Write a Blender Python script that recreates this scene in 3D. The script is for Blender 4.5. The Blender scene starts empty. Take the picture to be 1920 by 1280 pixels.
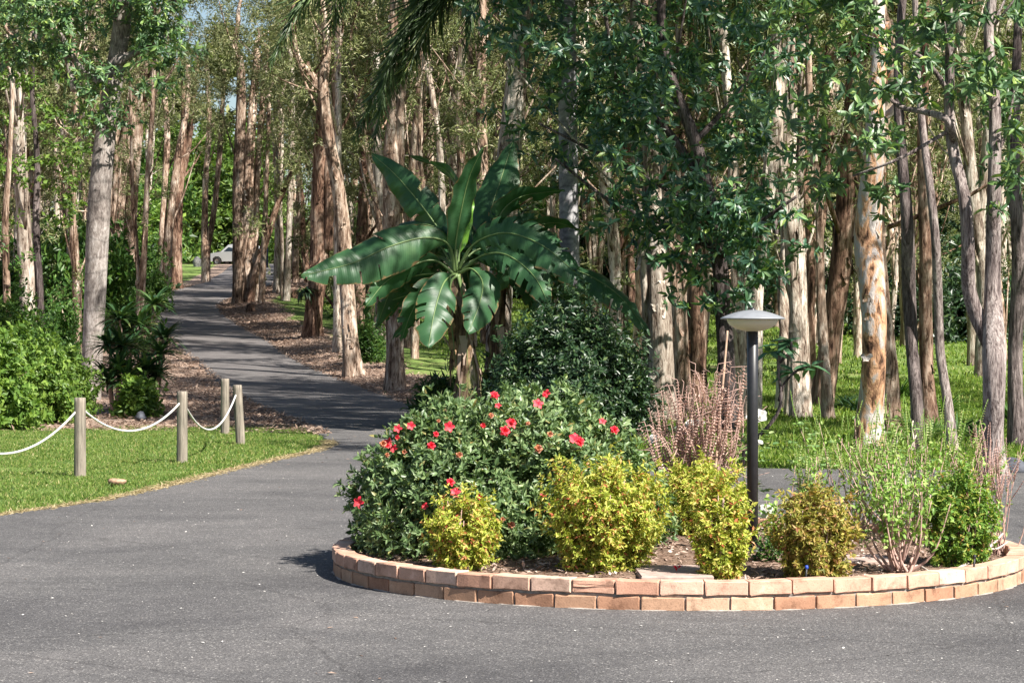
import bpy, math, random
import numpy as np
from mathutils import Vector, Matrix

SC = bpy.context.scene
COL = SC.collection
rng = np.random.default_rng(11)
random.seed(5)

# ------------------------------------------------------------------ camera, sky, sun, exposure
CAM_H, FPX, HORIZON = 1.556, 4500.0, 600.0          # metres, focal length in photo pixels, photo row of the horizon
cam_data = bpy.data.cameras.new('camera')
cam_data.sensor_width = 36.0
cam_data.lens = FPX / 1920.0 * 36.0
cam_data.shift_y = -(640.0 - HORIZON) / 1920.0
cam_data.clip_start = 0.1
cam_data.clip_end = 6000.0
cam = bpy.data.objects.new('camera', cam_data)
COL.objects.link(cam)
cam.location = (0, 0, CAM_H)
cam.rotation_euler = (math.radians(90), 0, 0)
SC.camera = cam

SUN_EL = math.radians(44)
SUN_AZ = math.atan2(0.72, -0.69)                    # from +Y towards +X: over the photographer's shoulder
TO_SUN = Vector((math.sin(SUN_AZ) * math.cos(SUN_EL), math.cos(SUN_AZ) * math.cos(SUN_EL), math.sin(SUN_EL)))
world = bpy.data.worlds.new('World')
SC.world = world
world.use_nodes = True
wn = world.node_tree
sky = wn.nodes.new('ShaderNodeTexSky')
sky.sky_type = 'NISHITA'
sky.sun_disc = False
sky.sun_elevation = SUN_EL
sky.sun_rotation = SUN_AZ
bg = wn.nodes['Background']
bg.inputs['Strength'].default_value = 0.05
wn.links.new(sky.outputs[0], bg.inputs['Color'])
sun_data = bpy.data.lights.new('sun', 'SUN')
sun_data.energy = 5.0
sun_data.angle = math.radians(0.55)
sun_data.color = (1.0, 0.95, 0.86)
sun = bpy.data.objects.new('sun', sun_data)
COL.objects.link(sun)
sun.rotation_euler = TO_SUN.to_track_quat('Z', 'Y').to_euler()
sun.location = (0, 0, 60)
SC.view_settings.view_transform = 'Standard'
SC.view_settings.look = 'None'
SC.view_settings.exposure = 1.38
SC.view_settings.gamma = 1.0
SC.view_settings.use_curve_mapping = False
SC.render.engine = 'CYCLES'
SC.cycles.use_denoising = True
SC.cycles.max_bounces = 6
SC.cycles.diffuse_bounces = 3
SC.cycles.transmission_bounces = 4
SC.cycles.glossy_bounces = 2
SC.cycles.caustics_reflective = False
SC.cycles.caustics_refractive = False

# ------------------------------------------------------------------ the lie of the land
def softplus(t, w):
    t = np.asarray(t, float)
    return w * np.logaddexp(0.0, t / w)

def hgt(x, y):
    """height of the paved surface / finished ground"""
    x = np.asarray(x, float); y = np.asarray(y, float)
    hl = 0.047 * softplus(y - 52, 2.5) - 0.030 * softplus(y - 172, 4) - 0.017 * softplus(y - 300, 10)
    hr = 0.030 * softplus(y - 42, 2.5) - 0.030 * softplus(y - 300, 10)
    t = np.clip((x + 3) / 13.0, 0, 1)
    t = t * t * (3 - 2 * t)
    return hl * (1 - t) + hr * t

def h1(x, y):
    return float(hgt(x, y))

def P(px, py, Y):
    """point at depth Y seen at photo pixel px, py"""
    return np.array([(px - 960.0) / FPX * Y, Y, CAM_H - (py - HORIZON) / FPX * Y])

def G(px, py):
    """where the line of sight of a photo pixel meets the ground"""
    Y = np.concatenate([np.arange(8, 60, .02), np.arange(60, 300, .1)])
    X = (px - 960.0) / FPX * Y
    d = CAM_H - (py - HORIZON) / FPX * Y - hgt(X, Y)
    i = np.argmax(d < 0)
    return float(X[i]), float(Y[i])

# ------------------------------------------------------------------ mesh helpers
def mesh_from(name, V, F, mats, smooth=False, fmat=None):
    """V (n,3); F a list of arrays of faces (each (m,k)); one mesh"""
    if isinstance(F, np.ndarray):
        F = [F]
    me = bpy.data.meshes.new(name)
    V = np.asarray(V, np.float32)
    me.vertices.add(len(V))
    me.vertices.foreach_set('co', V.ravel())
    tot = sum(f.size for f in F)
    me.loops.add(tot)
    me.loops.foreach_set('vertex_index', np.concatenate([f.ravel() for f in F]).astype(np.int32))
    cnt = np.concatenate([np.full(len(f), f.shape[1]) for f in F]).astype(np.int32)
    start = np.concatenate([[0], np.cumsum(cnt)[:-1]]).astype(np.int32)
    me.polygons.add(len(cnt))
    me.polygons.foreach_set('loop_start', start)
    me.polygons.foreach_set('loop_total', cnt)
    me.polygons.foreach_set('use_smooth', np.full(len(cnt), bool(smooth)))
    if fmat is not None:
        me.polygons.foreach_set('material_index', np.asarray(fmat, np.int32))
    for m in (mats if isinstance(mats, (list, tuple)) else [mats]):
        me.materials.append(m)
    me.update(calc_edges=True)
    return me

class MB:
    """collects geometry for one mesh"""
    def __init__(self):
        self.V = []; self.F = {}; self.n = 0
    def add(self, V, F):
        V = np.asarray(V, float)
        for f in (F if isinstance(F, list) else [F]):
            if len(f):
                f = np.asarray(f)
                self.F.setdefault(f.shape[1], []).append(f + self.n)
        self.V.append(V); self.n += len(V)
        return self
    def mesh(self, name, mats, smooth=False):
        return mesh_from(name, np.concatenate(self.V), [np.concatenate(v) for v in self.F.values()], mats, smooth)

def link(name, me, parent=None, loc=None):
    o = bpy.data.objects.new(name, me)
    COL.objects.link(o)
    if parent is not None:
        o.parent = parent
    if loc is not None:
        o.location = loc
    return o

def tag(o, label=None, cat=None, group=None, kind=None):
    if label: o['label'] = label
    if cat: o['category'] = cat
    if group: o['group'] = group
    if kind: o['kind'] = kind
    return o

def thing(name, label, cat, loc=(0, 0, 0), group=None):
    o = bpy.data.objects.new(name, None)
    COL.objects.link(o)
    o.location = loc
    o.empty_display_size = 0.2
    return tag(o, label, cat, group)

def norm(v):
    v = np.asarray(v, float)
    return v / np.maximum(np.linalg.norm(v, axis=-1, keepdims=True), 1e-9)

def smooth_path(pts, rad, step):
    """Catmull-Rom through pts (n,3) with radii, resampled about every step metres"""
    pts = np.asarray(pts, float); rad = np.asarray(rad, float)
    D = np.column_stack([pts, rad])
    ext = np.vstack([2 * D[0] - D[1], D, 2 * D[-1] - D[-2]])
    out = []
    for i in range(len(D) - 1):
        p0, p1, p2, p3 = ext[i:i + 4]
        n = max(1, int(np.linalg.norm(p2[:3] - p1[:3]) / step))
        t = np.linspace(0, 1, n, endpoint=False)[:, None]
        out.append(.5 * (2 * p1 + (p2 - p0) * t + (2 * p0 - 5 * p1 + 4 * p2 - p3) * t ** 2 + (3 * p1 - p0 - 3 * p2 + p3) * t ** 3))
    out.append(D[-1:])
    out = np.vstack(out)
    return out[:, :3], np.maximum(out[:, 3], 1e-4)

def tube(path, rad, seg=8, disp=None, cap=True):
    """swept tube; disp(n,seg) multiplies the radius"""
    path = np.asarray(path, float); n = len(path)
    rad = np.broadcast_to(np.asarray(rad, float), (n,))
    T = norm(np.gradient(path, axis=0))
    ref = np.array([1.0, 0, 0]) if abs(T[0][0]) < .8 else np.array([0, 1.0, 0])
    U = np.zeros_like(T)
    u = ref - T[0] * ref.dot(T[0]); u /= np.linalg.norm(u)
    for i in range(n):
        u = u - T[i] * u.dot(T[i]); u /= max(np.linalg.norm(u), 1e-9)
        U[i] = u
    W = np.cross(T, U)
    a = np.linspace(0, 2 * math.pi, seg, endpoint=False)
    r = rad[:, None] * (disp if disp is not None else np.ones((n, seg)))
    V = path[:, None, :] + r[..., None] * (U[:, None, :] * np.cos(a)[None, :, None] + W[:, None, :] * np.sin(a)[None, :, None])
    V = V.reshape(-1, 3)
    i = np.arange(n - 1)[:, None] * seg; j = np.arange(seg)[None, :]; k = (j + 1) % seg
    F = np.stack([i + j, i + k, i + seg + k, i + seg + j], -1).reshape(-1, 4)
    fs = [F]
    if cap:
        V = np.vstack([V, path[:1], path[-1:]])
        jj = np.arange(seg); kk = (jj + 1) % seg
        fs.append(np.vstack([np.stack([np.full(seg, n * seg), kk, jj], -1),
                             np.stack([np.full(seg, n * seg + 1), (n - 1) * seg + jj, (n - 1) * seg + kk], -1)]))
    return V, fs

def bark_disp(n, seg, length, amp, r, ks=(2, 3, 5, 7, 9), twist=1.0, fine=.6):
    a = np.linspace(0, 2 * math.pi, seg, endpoint=False)[None, :]
    z = np.linspace(0, length, n)[:, None]
    d = np.zeros((n, seg))
    for k in ks:
        for _ in range(2):
            d += np.sin(k * a + z * r.uniform(-twist, twist) * k * .5 + r.uniform(0, 6.3)) * r.uniform(.2, 1) / math.sqrt(k) * (.6 + .4 * np.sin(z * r.uniform(.8, 3) + r.uniform(0, 6)))
    m = n // 3 + 2
    c = r.normal(0, .55, (m, seg)); t = np.linspace(0, m - 1.001, n); i = t.astype(int); t = (t - i)[:, None]
    d += fine * ((c[i] * (1 - t) + c[i + 1] * t) * 1.1 + r.normal(0, .25, (n, seg)))
    return 1 + amp * d

def leaves(pos, dirn, nrm, length, width, curl=.15, hero=False, fold=.18):
    """leaf-shaped faces. pos, dirn (out along the blade), nrm (upper side): (n,3)"""
    n = len(pos)
    dirn = norm(dirn)
    side = norm(np.cross(dirn, nrm))
    up = np.cross(side, dirn)
    L = np.broadcast_to(np.asarray(length, float), (n,))[:, None]
    W = np.broadcast_to(np.asarray(width, float), (n,))[:, None] * .5
    if not hero:
        b = pos
        tip = pos + dirn * L - up * L * curl
        l = pos + dirn * L * .5 + side * W + up * W * fold
        r = pos + dirn * L * .5 - side * W + up * W * fold
        V = np.stack([b, l, tip, r], 1).reshape(-1, 3)
        i = np.arange(n)[:, None] * 4
        F = np.concatenate([i + np.array([[0, 2, 1]]), i + np.array([[0, 3, 2]])], 0)
        return V, F
    b = pos
    m = pos + dirn * L * .55 - up * L * curl * .3
    tip = pos + dirn * L - up * L * curl
    l1 = pos + dirn * L * .30 + side * W * .85 + up * W * fold
    r1 = pos + dirn * L * .30 - side * W * .85 + up * W * fold
    l2 = pos + dirn * L * .68 + side * W * .8 + up * (W * fold - L * curl * .4)
    r2 = pos + dirn * L * .68 - side * W * .8 + up * (W * fold - L * curl * .4)
    V = np.stack([b, l1, l2, tip, r2, r1, m], 1).reshape(-1, 3)
    i = np.arange(n)[:, None] * 7
    q = [(0, 6, 1), (1, 6, 2), (6, 3, 2), (0, 5, 6), (5, 4, 6), (6, 4, 3)]
    F = np.concatenate([i + np.array([t]) for t in q], 0)
    return V, F

def perp(axis, r):
    a = r.normal(size=axis.shape)
    return norm(a - axis * (a * axis).sum(-1, keepdims=True))

def whorls(tips, axis, k, length, width, r, spread=(.75, 1.45), droop=.25, curl=.15, hero=False, jit=.25, stem=0.0):
    """k leaves round every twig tip"""
    n = len(tips)
    axis = norm(axis)
    u = perp(axis, r); v = np.cross(axis, u)
    ph = (np.arange(k) * 2.399)[None, :] + r.uniform(-.3, .3, (n, k))
    al = r.uniform(spread[0], spread[1], (n, k))
    d = axis[:, None] * np.cos(al)[..., None] + np.sin(al)[..., None] * (u[:, None] * np.cos(ph)[..., None] + v[:, None] * np.sin(ph)[..., None])
    d[..., 2] -= droop * r.uniform(.2, 1.6, (n, k))
    d = norm(d).reshape(-1, 3)
    nr = np.repeat(axis, k, 0) + r.normal(0, jit, (n * k, 3))
    p = np.repeat(tips, k, 0) - np.repeat(axis, k, 0) * (r.uniform(0, 1, n * k)[:, None] * stem)
    L = length * r.uniform(.6, 1.25, n * k)
    return leaves(p, d, nr, L, width * L / length * r.uniform(.8, 1.2, n * k), curl, hero)

def ball_tips(clumps, dens, r, flat=.8, hollow=.45):
    """twig tips spread through a list of clumps (x,y,z,radius)"""
    P_, A_ = [], []
    for cx, cy, cz, cr in clumps:
        n = max(3, int(dens * cr * cr))
        d = norm(r.normal(size=(n, 3)))
        rad = cr * r.uniform(hollow, 1, n) ** .7
        lump = 1 + .25 * np.sin(d[:, 0] * 5 + cx * 3) * np.sin(d[:, 2] * 4 + cz * 5) + .12 * r.normal(size=n)
        p = d * (rad * lump)[:, None] * np.array([1, 1, flat]) + np.array([cx, cy, cz])
        P_.append(p); A_.append(norm(d + np.array([0, 0, .55]) + r.normal(0, .35, (n, 3))))
    return np.concatenate(P_), np.concatenate(A_)

def dome_tips(c, rx, ry, rz, n, r, amp=.10, freq=4.0, low=-.15, depth=.22, power=2.0, under=1.0):
    """twig tips on a lumpy dome whose foot is at c; power>2 squares it up"""
    d = norm(r.normal(size=(int(n * 1.9), 3)))
    d = d[d[:, 2] > low][:n]
    s = (np.abs(d) ** power).sum(1) ** (-1 / power)
    lump = 1 + amp * (np.sin(d[:, 0] * freq * 1.3 + 1.1) * np.sin(d[:, 2] * freq + 2) + .8 * np.sin(d[:, 1] * freq * 1.7 + d[:, 0] * freq * .9) + .7 * r.normal(size=len(d)))
    rad = s * lump * (1 - depth * r.uniform(0, 1, len(d)) ** 2.0)
    mid = 1 / (1 - low)
    p = d * rad[:, None] * np.array([rx, ry, rz * mid])
    p[:, 2] += -low * rz * mid
    return p + np.asarray(c), norm(d * np.array([1, 1, .8]) + np.array([0, 0, .5]) + r.normal(0, .3, (len(d), 3)))

# ------------------------------------------------------------------ materials
def new_mat(name):
    m = bpy.data.materials.new(name)
    m.use_nodes = True
    nt = m.node_tree
    return m, nt, nt.nodes['Principled BSDF'], nt.nodes['Material Output']

def ramp(nt, stops, interp='LINEAR'):
    n = nt.nodes.new('ShaderNodeValToRGB')
    n.color_ramp.interpolation = interp
    e = n.color_ramp.elements
    while len(e) < len(stops):
        e.new(0.5)
    for el, (p, c) in zip(e, stops):
        el.position = p; el.color = (*c, 1)
    return n

def noise_node(nt, scale, detail=4, rough=.6, vec=None, dist=0):
    n = nt.nodes.new('ShaderNodeTexNoise')
    n.inputs['Scale'].default_value = scale
    n.inputs['Detail'].default_value = detail
    n.inputs['Roughness'].default_value = rough
    n.inputs['Distortion'].default_value = dist
    if vec is not None:
        nt.links.new(vec, n.inputs['Vector'])
    return n

def coords(nt, scale=(1, 1, 1), kind='Object', offs=None):
    tc = nt.nodes.new('ShaderNodeTexCoord')
    mp = nt.nodes.new('ShaderNodeMapping')
    mp.inputs['Scale'].default_value = scale
    nt.links.new(tc.outputs[kind], mp.inputs['Vector'])
    return mp.outputs['Vector']

def bump(nt, bsdf, height, strength=.4, dist=.02):
    b = nt.nodes.new('ShaderNodeBump')
    b.inputs['Strength'].default_value = strength
    b.inputs['Distance'].default_value = dist
    nt.links.new(height, b.inputs['Height'])
    nt.links.new(b.outputs[0], bsdf.inputs['Normal'])

def mixc(nt, fac, a, b, mode='MIX'):
    m = nt.nodes.new('ShaderNodeMix')
    m.data_type = 'RGBA'; m.blend_type = mode
    for s, v in ((0, fac), (6, a), (7, b)):
        if hasattr(v, 'is_linked') or hasattr(v, 'links'):
            nt.links.new(v, m.inputs[s])
        elif isinstance(v, (int, float)):
            m.inputs[s].default_value = v
        else:
            m.inputs[s].default_value = (*v, 1)
    return m.outputs[2]

def leaf_mat(name, stops, rough=.5, trans=.3, spec=.35, tint=(1.15, 1.2, .55), objvar=0.0):
    """each leaf takes its own tone; light passes through the blade"""
    m, nt, b, out = new_mat(name)
    g = nt.nodes.new('ShaderNodeNewGeometry')
    rp = ramp(nt, stops)
    nt.links.new(g.outputs['Random Per Island'], rp.inputs[0])
    col = rp.outputs[0]
    if objvar:
        oi = nt.nodes.new('ShaderNodeObjectInfo')
        hs = nt.nodes.new('ShaderNodeHueSaturation')
        mr = nt.nodes.new('ShaderNodeMapRange')
        mr.inputs['To Min'].default_value = 1 - objvar; mr.inputs['To Max'].default_value = 1 + objvar
        nt.links.new(oi.outputs['Random'], mr.inputs['Value'])
        nt.links.new(mr.outputs[0], hs.inputs['Value'])
        nt.links.new(col, hs.inputs['Color'])
        col = hs.outputs[0]
    nt.links.new(col, b.inputs['Base Color'])
    b.inputs['Roughness'].default_value = rough
    b.inputs['Specular IOR Level'].default_value = spec
    tr = nt.nodes.new('ShaderNodeBsdfTranslucent')
    nt.links.new(mixc(nt, 1.0, col, tint, 'MULTIPLY'), tr.inputs['Color'])
    mx = nt.nodes.new('ShaderNodeMixShader')
    mx.inputs[0].default_value = trans
    nt.links.new(b.outputs[0], mx.inputs[1]); nt.links.new(tr.outputs[0], mx.inputs[2])
    nt.links.new(mx.outputs[0], out.inputs['Surface'])
    return m

def bark_mat(name, stops, scale=(8, 8, 1.5), bumpd=.06, rough=.9, rings=0.0, objvar=.25, detail=7):
    m, nt, b, out = new_mat(name)
    oi = nt.nodes.new('ShaderNodeObjectInfo')
    tc = nt.nodes.new('ShaderNodeTexCoord')
    ad = nt.nodes.new('ShaderNodeVectorMath'); ad.operation = 'MULTIPLY_ADD'
    cx = nt.nodes.new('ShaderNodeCombineXYZ')
    nt.links.new(oi.outputs['Random'], cx.inputs[0]); nt.links.new(oi.outputs['Random'], cx.inputs[1])
    nt.links.new(cx.outputs[0], ad.inputs[0]); ad.inputs[1].default_value = (17, 23, 0)
    nt.links.new(tc.outputs['Object'], ad.inputs[2])
    mp = nt.nodes.new('ShaderNodeMapping'); mp.inputs['Scale'].default_value = scale
    nt.links.new(ad.outputs[0], mp.inputs[0])
    n1 = noise_node(nt, 1.0, detail, .68, mp.outputs[0], .8)
    n2 = noise_node(nt, 3.2, 5, .65, mp.outputs[0], .4)
    mp2 = nt.nodes.new('ShaderNodeMapping'); mp2.inputs['Scale'].default_value = (1.2, 1.2, .7)
    nt.links.new(ad.outputs[0], mp2.inputs[0])
    n3 = noise_node(nt, 1.0, 3, .5, mp2.outputs[0])
    a1 = nt.nodes.new('ShaderNodeMath'); a1.operation = 'MULTIPLY_ADD'
    a1.inputs[1].default_value = .45
    nt.links.new(n2.outputs[0], a1.inputs[0]); nt.links.new(n1.outputs[0], a1.inputs[2])
    a2 = nt.nodes.new('ShaderNodeMath'); a2.operation = 'MULTIPLY_ADD'; a2.inputs[1].default_value = .55
    nt.links.new(n3.outputs[0], a2.inputs[0]); nt.links.new(a1.outputs[0], a2.inputs[2])
    mr = nt.nodes.new('ShaderNodeMapRange')
    mr.inputs['From Min'].default_value = .80; mr.inputs['From Max'].default_value = 1.20
    nt.links.new(a2.outputs[0], mr.inputs['Value'])
    rp = ramp(nt, stops)
    nt.links.new(mr.outputs[0], rp.inputs[0])
    col = rp.outputs[0]
    if objvar:
        hs = nt.nodes.new('ShaderNodeHueSaturation')
        m2 = nt.nodes.new('ShaderNodeMapRange'); m2.inputs['To Min'].default_value = 1 - objvar; m2.inputs['To Max'].default_value = 1 + objvar
        nt.links.new(oi.outputs['Random'], m2.inputs['Value']); nt.links.new(m2.outputs[0], hs.inputs['Value'])
        nt.links.new(col, hs.inputs['Color']); col = hs.outputs[0]
    h = a1.outputs[0]
    if not rings:
        ck = ramp(nt, [(.36, (.22, .19, .17)), (.44, (1, 1, 1)), (.60, (1, 1, 1)), (.72, (1.25, 1.22, 1.2))]); nt.links.new(n2.outputs[0], ck.inputs[0])
        col = mixc(nt, .85, col, ck.outputs[0], 'MULTIPLY')
    if rings:
        wv = nt.nodes.new('ShaderNodeTexWave'); wv.bands_direction = 'Z'
        wv.inputs['Scale'].default_value = rings; wv.inputs['Distortion'].default_value = 5; wv.inputs['Detail'].default_value = 3
        wv.inputs['Detail Scale'].default_value = 2
        nt.links.new(tc.outputs['Object'], wv.inputs[0])
        r2 = ramp(nt, [(0, (.55, .55, .55)), (.12, (1, 1, 1)), (1, (1, 1, 1))])
        nt.links.new(wv.outputs[1], r2.inputs[0])
        col = mixc(nt, .7, col, r2.outputs[0], 'MULTIPLY')
    nt.links.new(col, b.inputs['Base Color'])
    b.inputs['Roughness'].default_value = rough
    b.inputs['Specular IOR Level'].default_value = .15
    bump(nt, b, h, .8, bumpd)
    return m

def plain_mat(name, col, rough=.6, spec=.4, metal=0, nscale=0, var=.3, bumpd=0):
    m, nt, b, out = new_mat(name)
    b.inputs['Base Color'].default_value = (*col, 1)
    b.inputs['Roughness'].default_value = rough
    b.inputs['Specular IOR Level'].default_value = spec
    b.inputs['Metallic'].default_value = metal
    if nscale:
        n = noise_node(nt, nscale, 5, .65, coords(nt))
        rp = ramp(nt, [(.3, tuple(c * (1 - var) for c in col)), (.7, tuple(min(1, c * (1 + var)) for c in col))])
        nt.links.new(n.outputs[0], rp.inputs[0]); nt.links.new(rp.outputs[0], b.inputs['Base Color'])
        if bumpd:
            bump(nt, b, n.outputs[0], .6, bumpd)
    return m

M = {}
M['paperbark'] = bark_mat('paperbark', [(0, (.035, .02, .014)), (.22, (.13, .08, .055)), (.5, (.28, .195, .145)), (.75, (.44, .34, .27)), (1, (.62, .53, .45))])
M['paperbark_pale'] = bark_mat('paperbark_pale', [(0, (.07, .045, .035)), (.25, (.22, .165, .13)), (.5, (.38, .315, .26)), (1, (.66, .60, .53))])
M['paperbark_brown'] = bark_mat('paperbark_brown', [(0, (.025, .014, .01)), (.3, (.10, .055, .038)), (.6, (.22, .135, .095)), (1, (.42, .31, .24))])
M['peeling'] = bark_mat('peeling_bark', [(0, (.07, .04, .028)), (.22, (.24, .13, .08)), (.42, (.46, .27, .16)), (.6, (.30, .27, .26)), (.8, (.42, .38, .36)), (1, (.60, .50, .42))], scale=(4, 4, 1.4), objvar=.1)
M['greybark'] = bark_mat('grey_bark', [(0, (.085, .07, .065)), (.4, (.20, .17, .155)), (.7, (.30, .265, .245)), (1, (.42, .38, .36))], scale=(16, 16, 5), rings=.9, bumpd=.015, objvar=.05)
M['darkbark'] = bark_mat('dark_bark', [(0, (.03, .022, .022)), (.4, (.085, .066, .064)), (.7, (.16, .13, .125)), (1, (.27, .22, .21))], scale=(18, 18, 2.0), objvar=.1)
M['ridgebark'] = bark_mat('ridged_bark', [(0, (.055, .042, .04)), (.35, (.16, .125, .12)), (.65, (.30, .25, .235)), (1, (.44, .38, .36))], scale=(20, 20, 2.2), objvar=.05)
M['palmbark'] = bark_mat('palm_bark', [(0, (.10, .09, .10)), (.5, (.22, .21, .225)), (1, (.36, .35, .36))], scale=(4, 4, 4), rings=1.6, bumpd=.01, objvar=0)
M['twig'] = plain_mat('twig', (.16, .11, .085), .9, .1, nscale=30)
M['greytwig'] = plain_mat('grey_twig', (.42, .36, .32), .9, .1, nscale=20)
M['drytwig'] = plain_mat('dry_twig', (.42, .28, .24), .9, .1, nscale=30)

M['leaf_olive'] = leaf_mat('leaf_olive', [(0, (.065, .085, .03)), (.4, (.125, .15, .055)), (.75, (.20, .22, .095)), (1, (.33, .31, .18))], .5, .26, objvar=.25)
M['leaf_far'] = leaf_mat('leaf_far', [(0, (.06, .078, .026)), (.4, (.11, .14, .045)), (.75, (.17, .195, .075)), (1, (.25, .26, .12))], .6, .3, objvar=.3)
M['leaf_gloss'] = leaf_mat('leaf_gloss', [(0, (.03, .075, .028)), (.45, (.065, .14, .05)), (.8, (.11, .205, .065)), (.92, (.19, .30, .075)), (1, (.32, .42, .10))], .46, .30, .75)
M['leaf_bluegreen'] = leaf_mat('leaf_bluegreen', [(0, (.02, .065, .04)), (.5, (.05, .13, .065)), (.82, (.095, .19, .08)), (.93, (.19, .31, .09)), (1, (.34, .44, .11))], .44, .28, .8)
M['leaf_bright'] = leaf_mat('leaf_bright', [(0, (.05, .10, .018)), (.5, (.10, .185, .032)), (1, (.20, .29, .055))], .48, .34, objvar=.15)
M['leaf_mid'] = leaf_mat('leaf_mid', [(0, (.028, .075, .016)), (.5, (.06, .14, .028)), (1, (.13, .22, .045))], .45, .35, objvar=.2)
M['leaf_dark'] = leaf_mat('leaf_dark', [(0, (.012, .032, .014)), (.5, (.026, .065, .026)), (.9, (.055, .105, .036)), (1, (.12, .17, .06))], .42, .24, .6)
M['leaf_azalea'] = leaf_mat('leaf_azalea', [(0, (.055, .10, .036)), (.4, (.11, .185, .068)), (.8, (.19, .275, .112)), (.95, (.29, .37, .17)), (1, (.36, .28, .10))], .45, .3, .6)
M['leaf_nandina'] = leaf_mat('leaf_nandina', [(0, (.17, .235, .03)), (.35, (.36, .42, .06)), (.7, (.55, .54, .12)), (.88, (.62, .53, .17)), (.95, (.50, .22, .09)), (1, (.42, .10, .06))], .5, .35)
M['leaf_nandina_green'] = leaf_mat('leaf_nandina_green', [(0, (.08, .17, .03)), (.5, (.17, .30, .05)), (.85, (.30, .38, .07)), (.96, (.45, .40, .10)), (1, (.42, .16, .08))], .5, .35)
M['leaf_nandina_bronze'] = leaf_mat('leaf_nandina_bronze', [(0, (.15, .17, .03)), (.4, (.32, .30, .06)), (.7, (.44, .37, .10)), (.88, (.40, .25, .10)), (1, (.30, .12, .07))], .55, .33)
M['leaf_basil'] = leaf_mat('leaf_basil', [(0, (.12, .24, .045)), (.5, (.24, .40, .08)), (1, (.42, .53, .18))], .5, .38)
M['leaf_rose'] = leaf_mat('leaf_rose', [(0, (.10, .20, .07)), (.6, (.22, .34, .13)), (1, (.40, .46, .22))], .45, .35)
M['leaf_strap'] = leaf_mat('leaf_strap', [(0, (.02, .055, .02)), (.5, (.045, .10, .035)), (.9, (.10, .16, .05)), (1, (.22, .24, .08))], .38, .25, .5)
M['palmleaf'] = leaf_mat('palm_leaflet', [(0, (.035, .065, .024)), (.6, (.08, .135, .05)), (.9, (.14, .21, .07)), (1, (.34, .36, .09))], .5, .3, .6)
M['spike_green'] = leaf_mat('spike_green', [(0, (.34, .42, .16)), (.6, (.52, .56, .30)), (1, (.66, .62, .44))], .7, .3)
M['spike_dry'] = leaf_mat('spike_dry', [(0, (.36, .22, .18)), (.5, (.60, .42, .36)), (1, (.80, .66, .58))], .8, .25, tint=(1, .9, .8))
M['spike_red'] = leaf_mat('spike_red', [(0, (.20, .08, .07)), (.5, (.38, .20, .17)), (1, (.55, .36, .30))], .8, .25, tint=(1, .9, .8))
M['petal_red'] = leaf_mat('petal_red', [(0, (.60, .02, .045)), (.6, (.80, .045, .08)), (1, (.88, .12, .14))], .5, .35, tint=(1.1, .6, .6))
M['petal_old'] = leaf_mat('petal_old', [(0, (.40, .14, .06)), (.6, (.55, .24, .14)), (1, (.66, .36, .27))], .7, .3, tint=(1, .8, .7))
M['petal_white'] = leaf_mat('petal_white', [(0, (.80, .79, .74)), (1, (.90, .89, .86))], .6, .3, tint=(1, 1, 1))
M['leaf_yellow'] = leaf_mat('leaf_yellow', [(0, (.18, .22, .03)), (.6, (.45, .40, .04)), (1, (.62, .30, .03))], .5, .35)
M['drybark_leaf'] = leaf_mat('dry_leaf', [(0, (.13, .085, .065)), (.5, (.32, .225, .175)), (1, (.54, .42, .34))], .85, .2, tint=(1, .85, .7))

# ------------------------------------------------------------------ ground, driveway
# edges of the asphalt as functions of depth (from the photo's edge pixels)
def edge_table(pix):
    pts = sorted((G(x, y)[::-1] for x, y in pix))
    return np.array([p[0] for p in pts]), np.array([p[1] for p in pts])
LY, LX = edge_table([(0, 965), (100, 951), (200, 936), (310, 912), (430, 882), (520, 861), (590, 846), (622, 833), (618, 822), (585, 803), (512, 775), (446, 743), (410, 712), (387, 692), (371, 677), (328, 650), (296, 610), (288, 580), (291, 563), (300, 550), (350, 538), (384, 530), (420, 509), (440, 495)])
LY = np.concatenate([[-30, 8, 14, 17], LY, [215.]]); LX = np.concatenate([[-9, -8, -6.2, -4.9], LX, [LX[-1] - 1.5]])
RY, RX = edge_table([(519, 502), (517, 520), (505, 537), (470, 550), (432, 560), (412, 572), (424, 590), (460, 614), (506, 638), (542, 665), (590, 689), (636, 708), (684, 724), (728, 739), (772, 755), (806, 772)])
RY = np.concatenate([[-30, 24.0, 24.35, 24.7, 24.95, 25.15, 25.5, 26.3, 28, 31], RY, [165, 215.]])
RX = np.concatenate([[40, 40, 14, 7, 4.0, 3.0, 1.9, .9, .35, -.2], RX, [-13.8, -14.6]])
def xl(y): return np.interp(y, LY, LX)
def xr(y): return np.interp(y, RY, RX)
def road_dist(x, y):
    """signed sideways distance outside the asphalt (negative = on it)"""
    return np.maximum(xl(y) - x, x - xr(y))

def nz(x, y, s, ph=0.):
    """cheap smooth noise -1..1"""
    return (np.sin(x * s + 1.7 * np.sin(y * s * .63 + ph) + ph) * np.cos(y * s * .91 + 1.3 * np.sin(x * s * .71 + 2 + ph)) + .5 * np.sin(x * s * 2.3 + y * s * 1.9 + ph * 2) * np.cos(y * s * 2.7 - x * s * 1.1)) / 1.4

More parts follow.
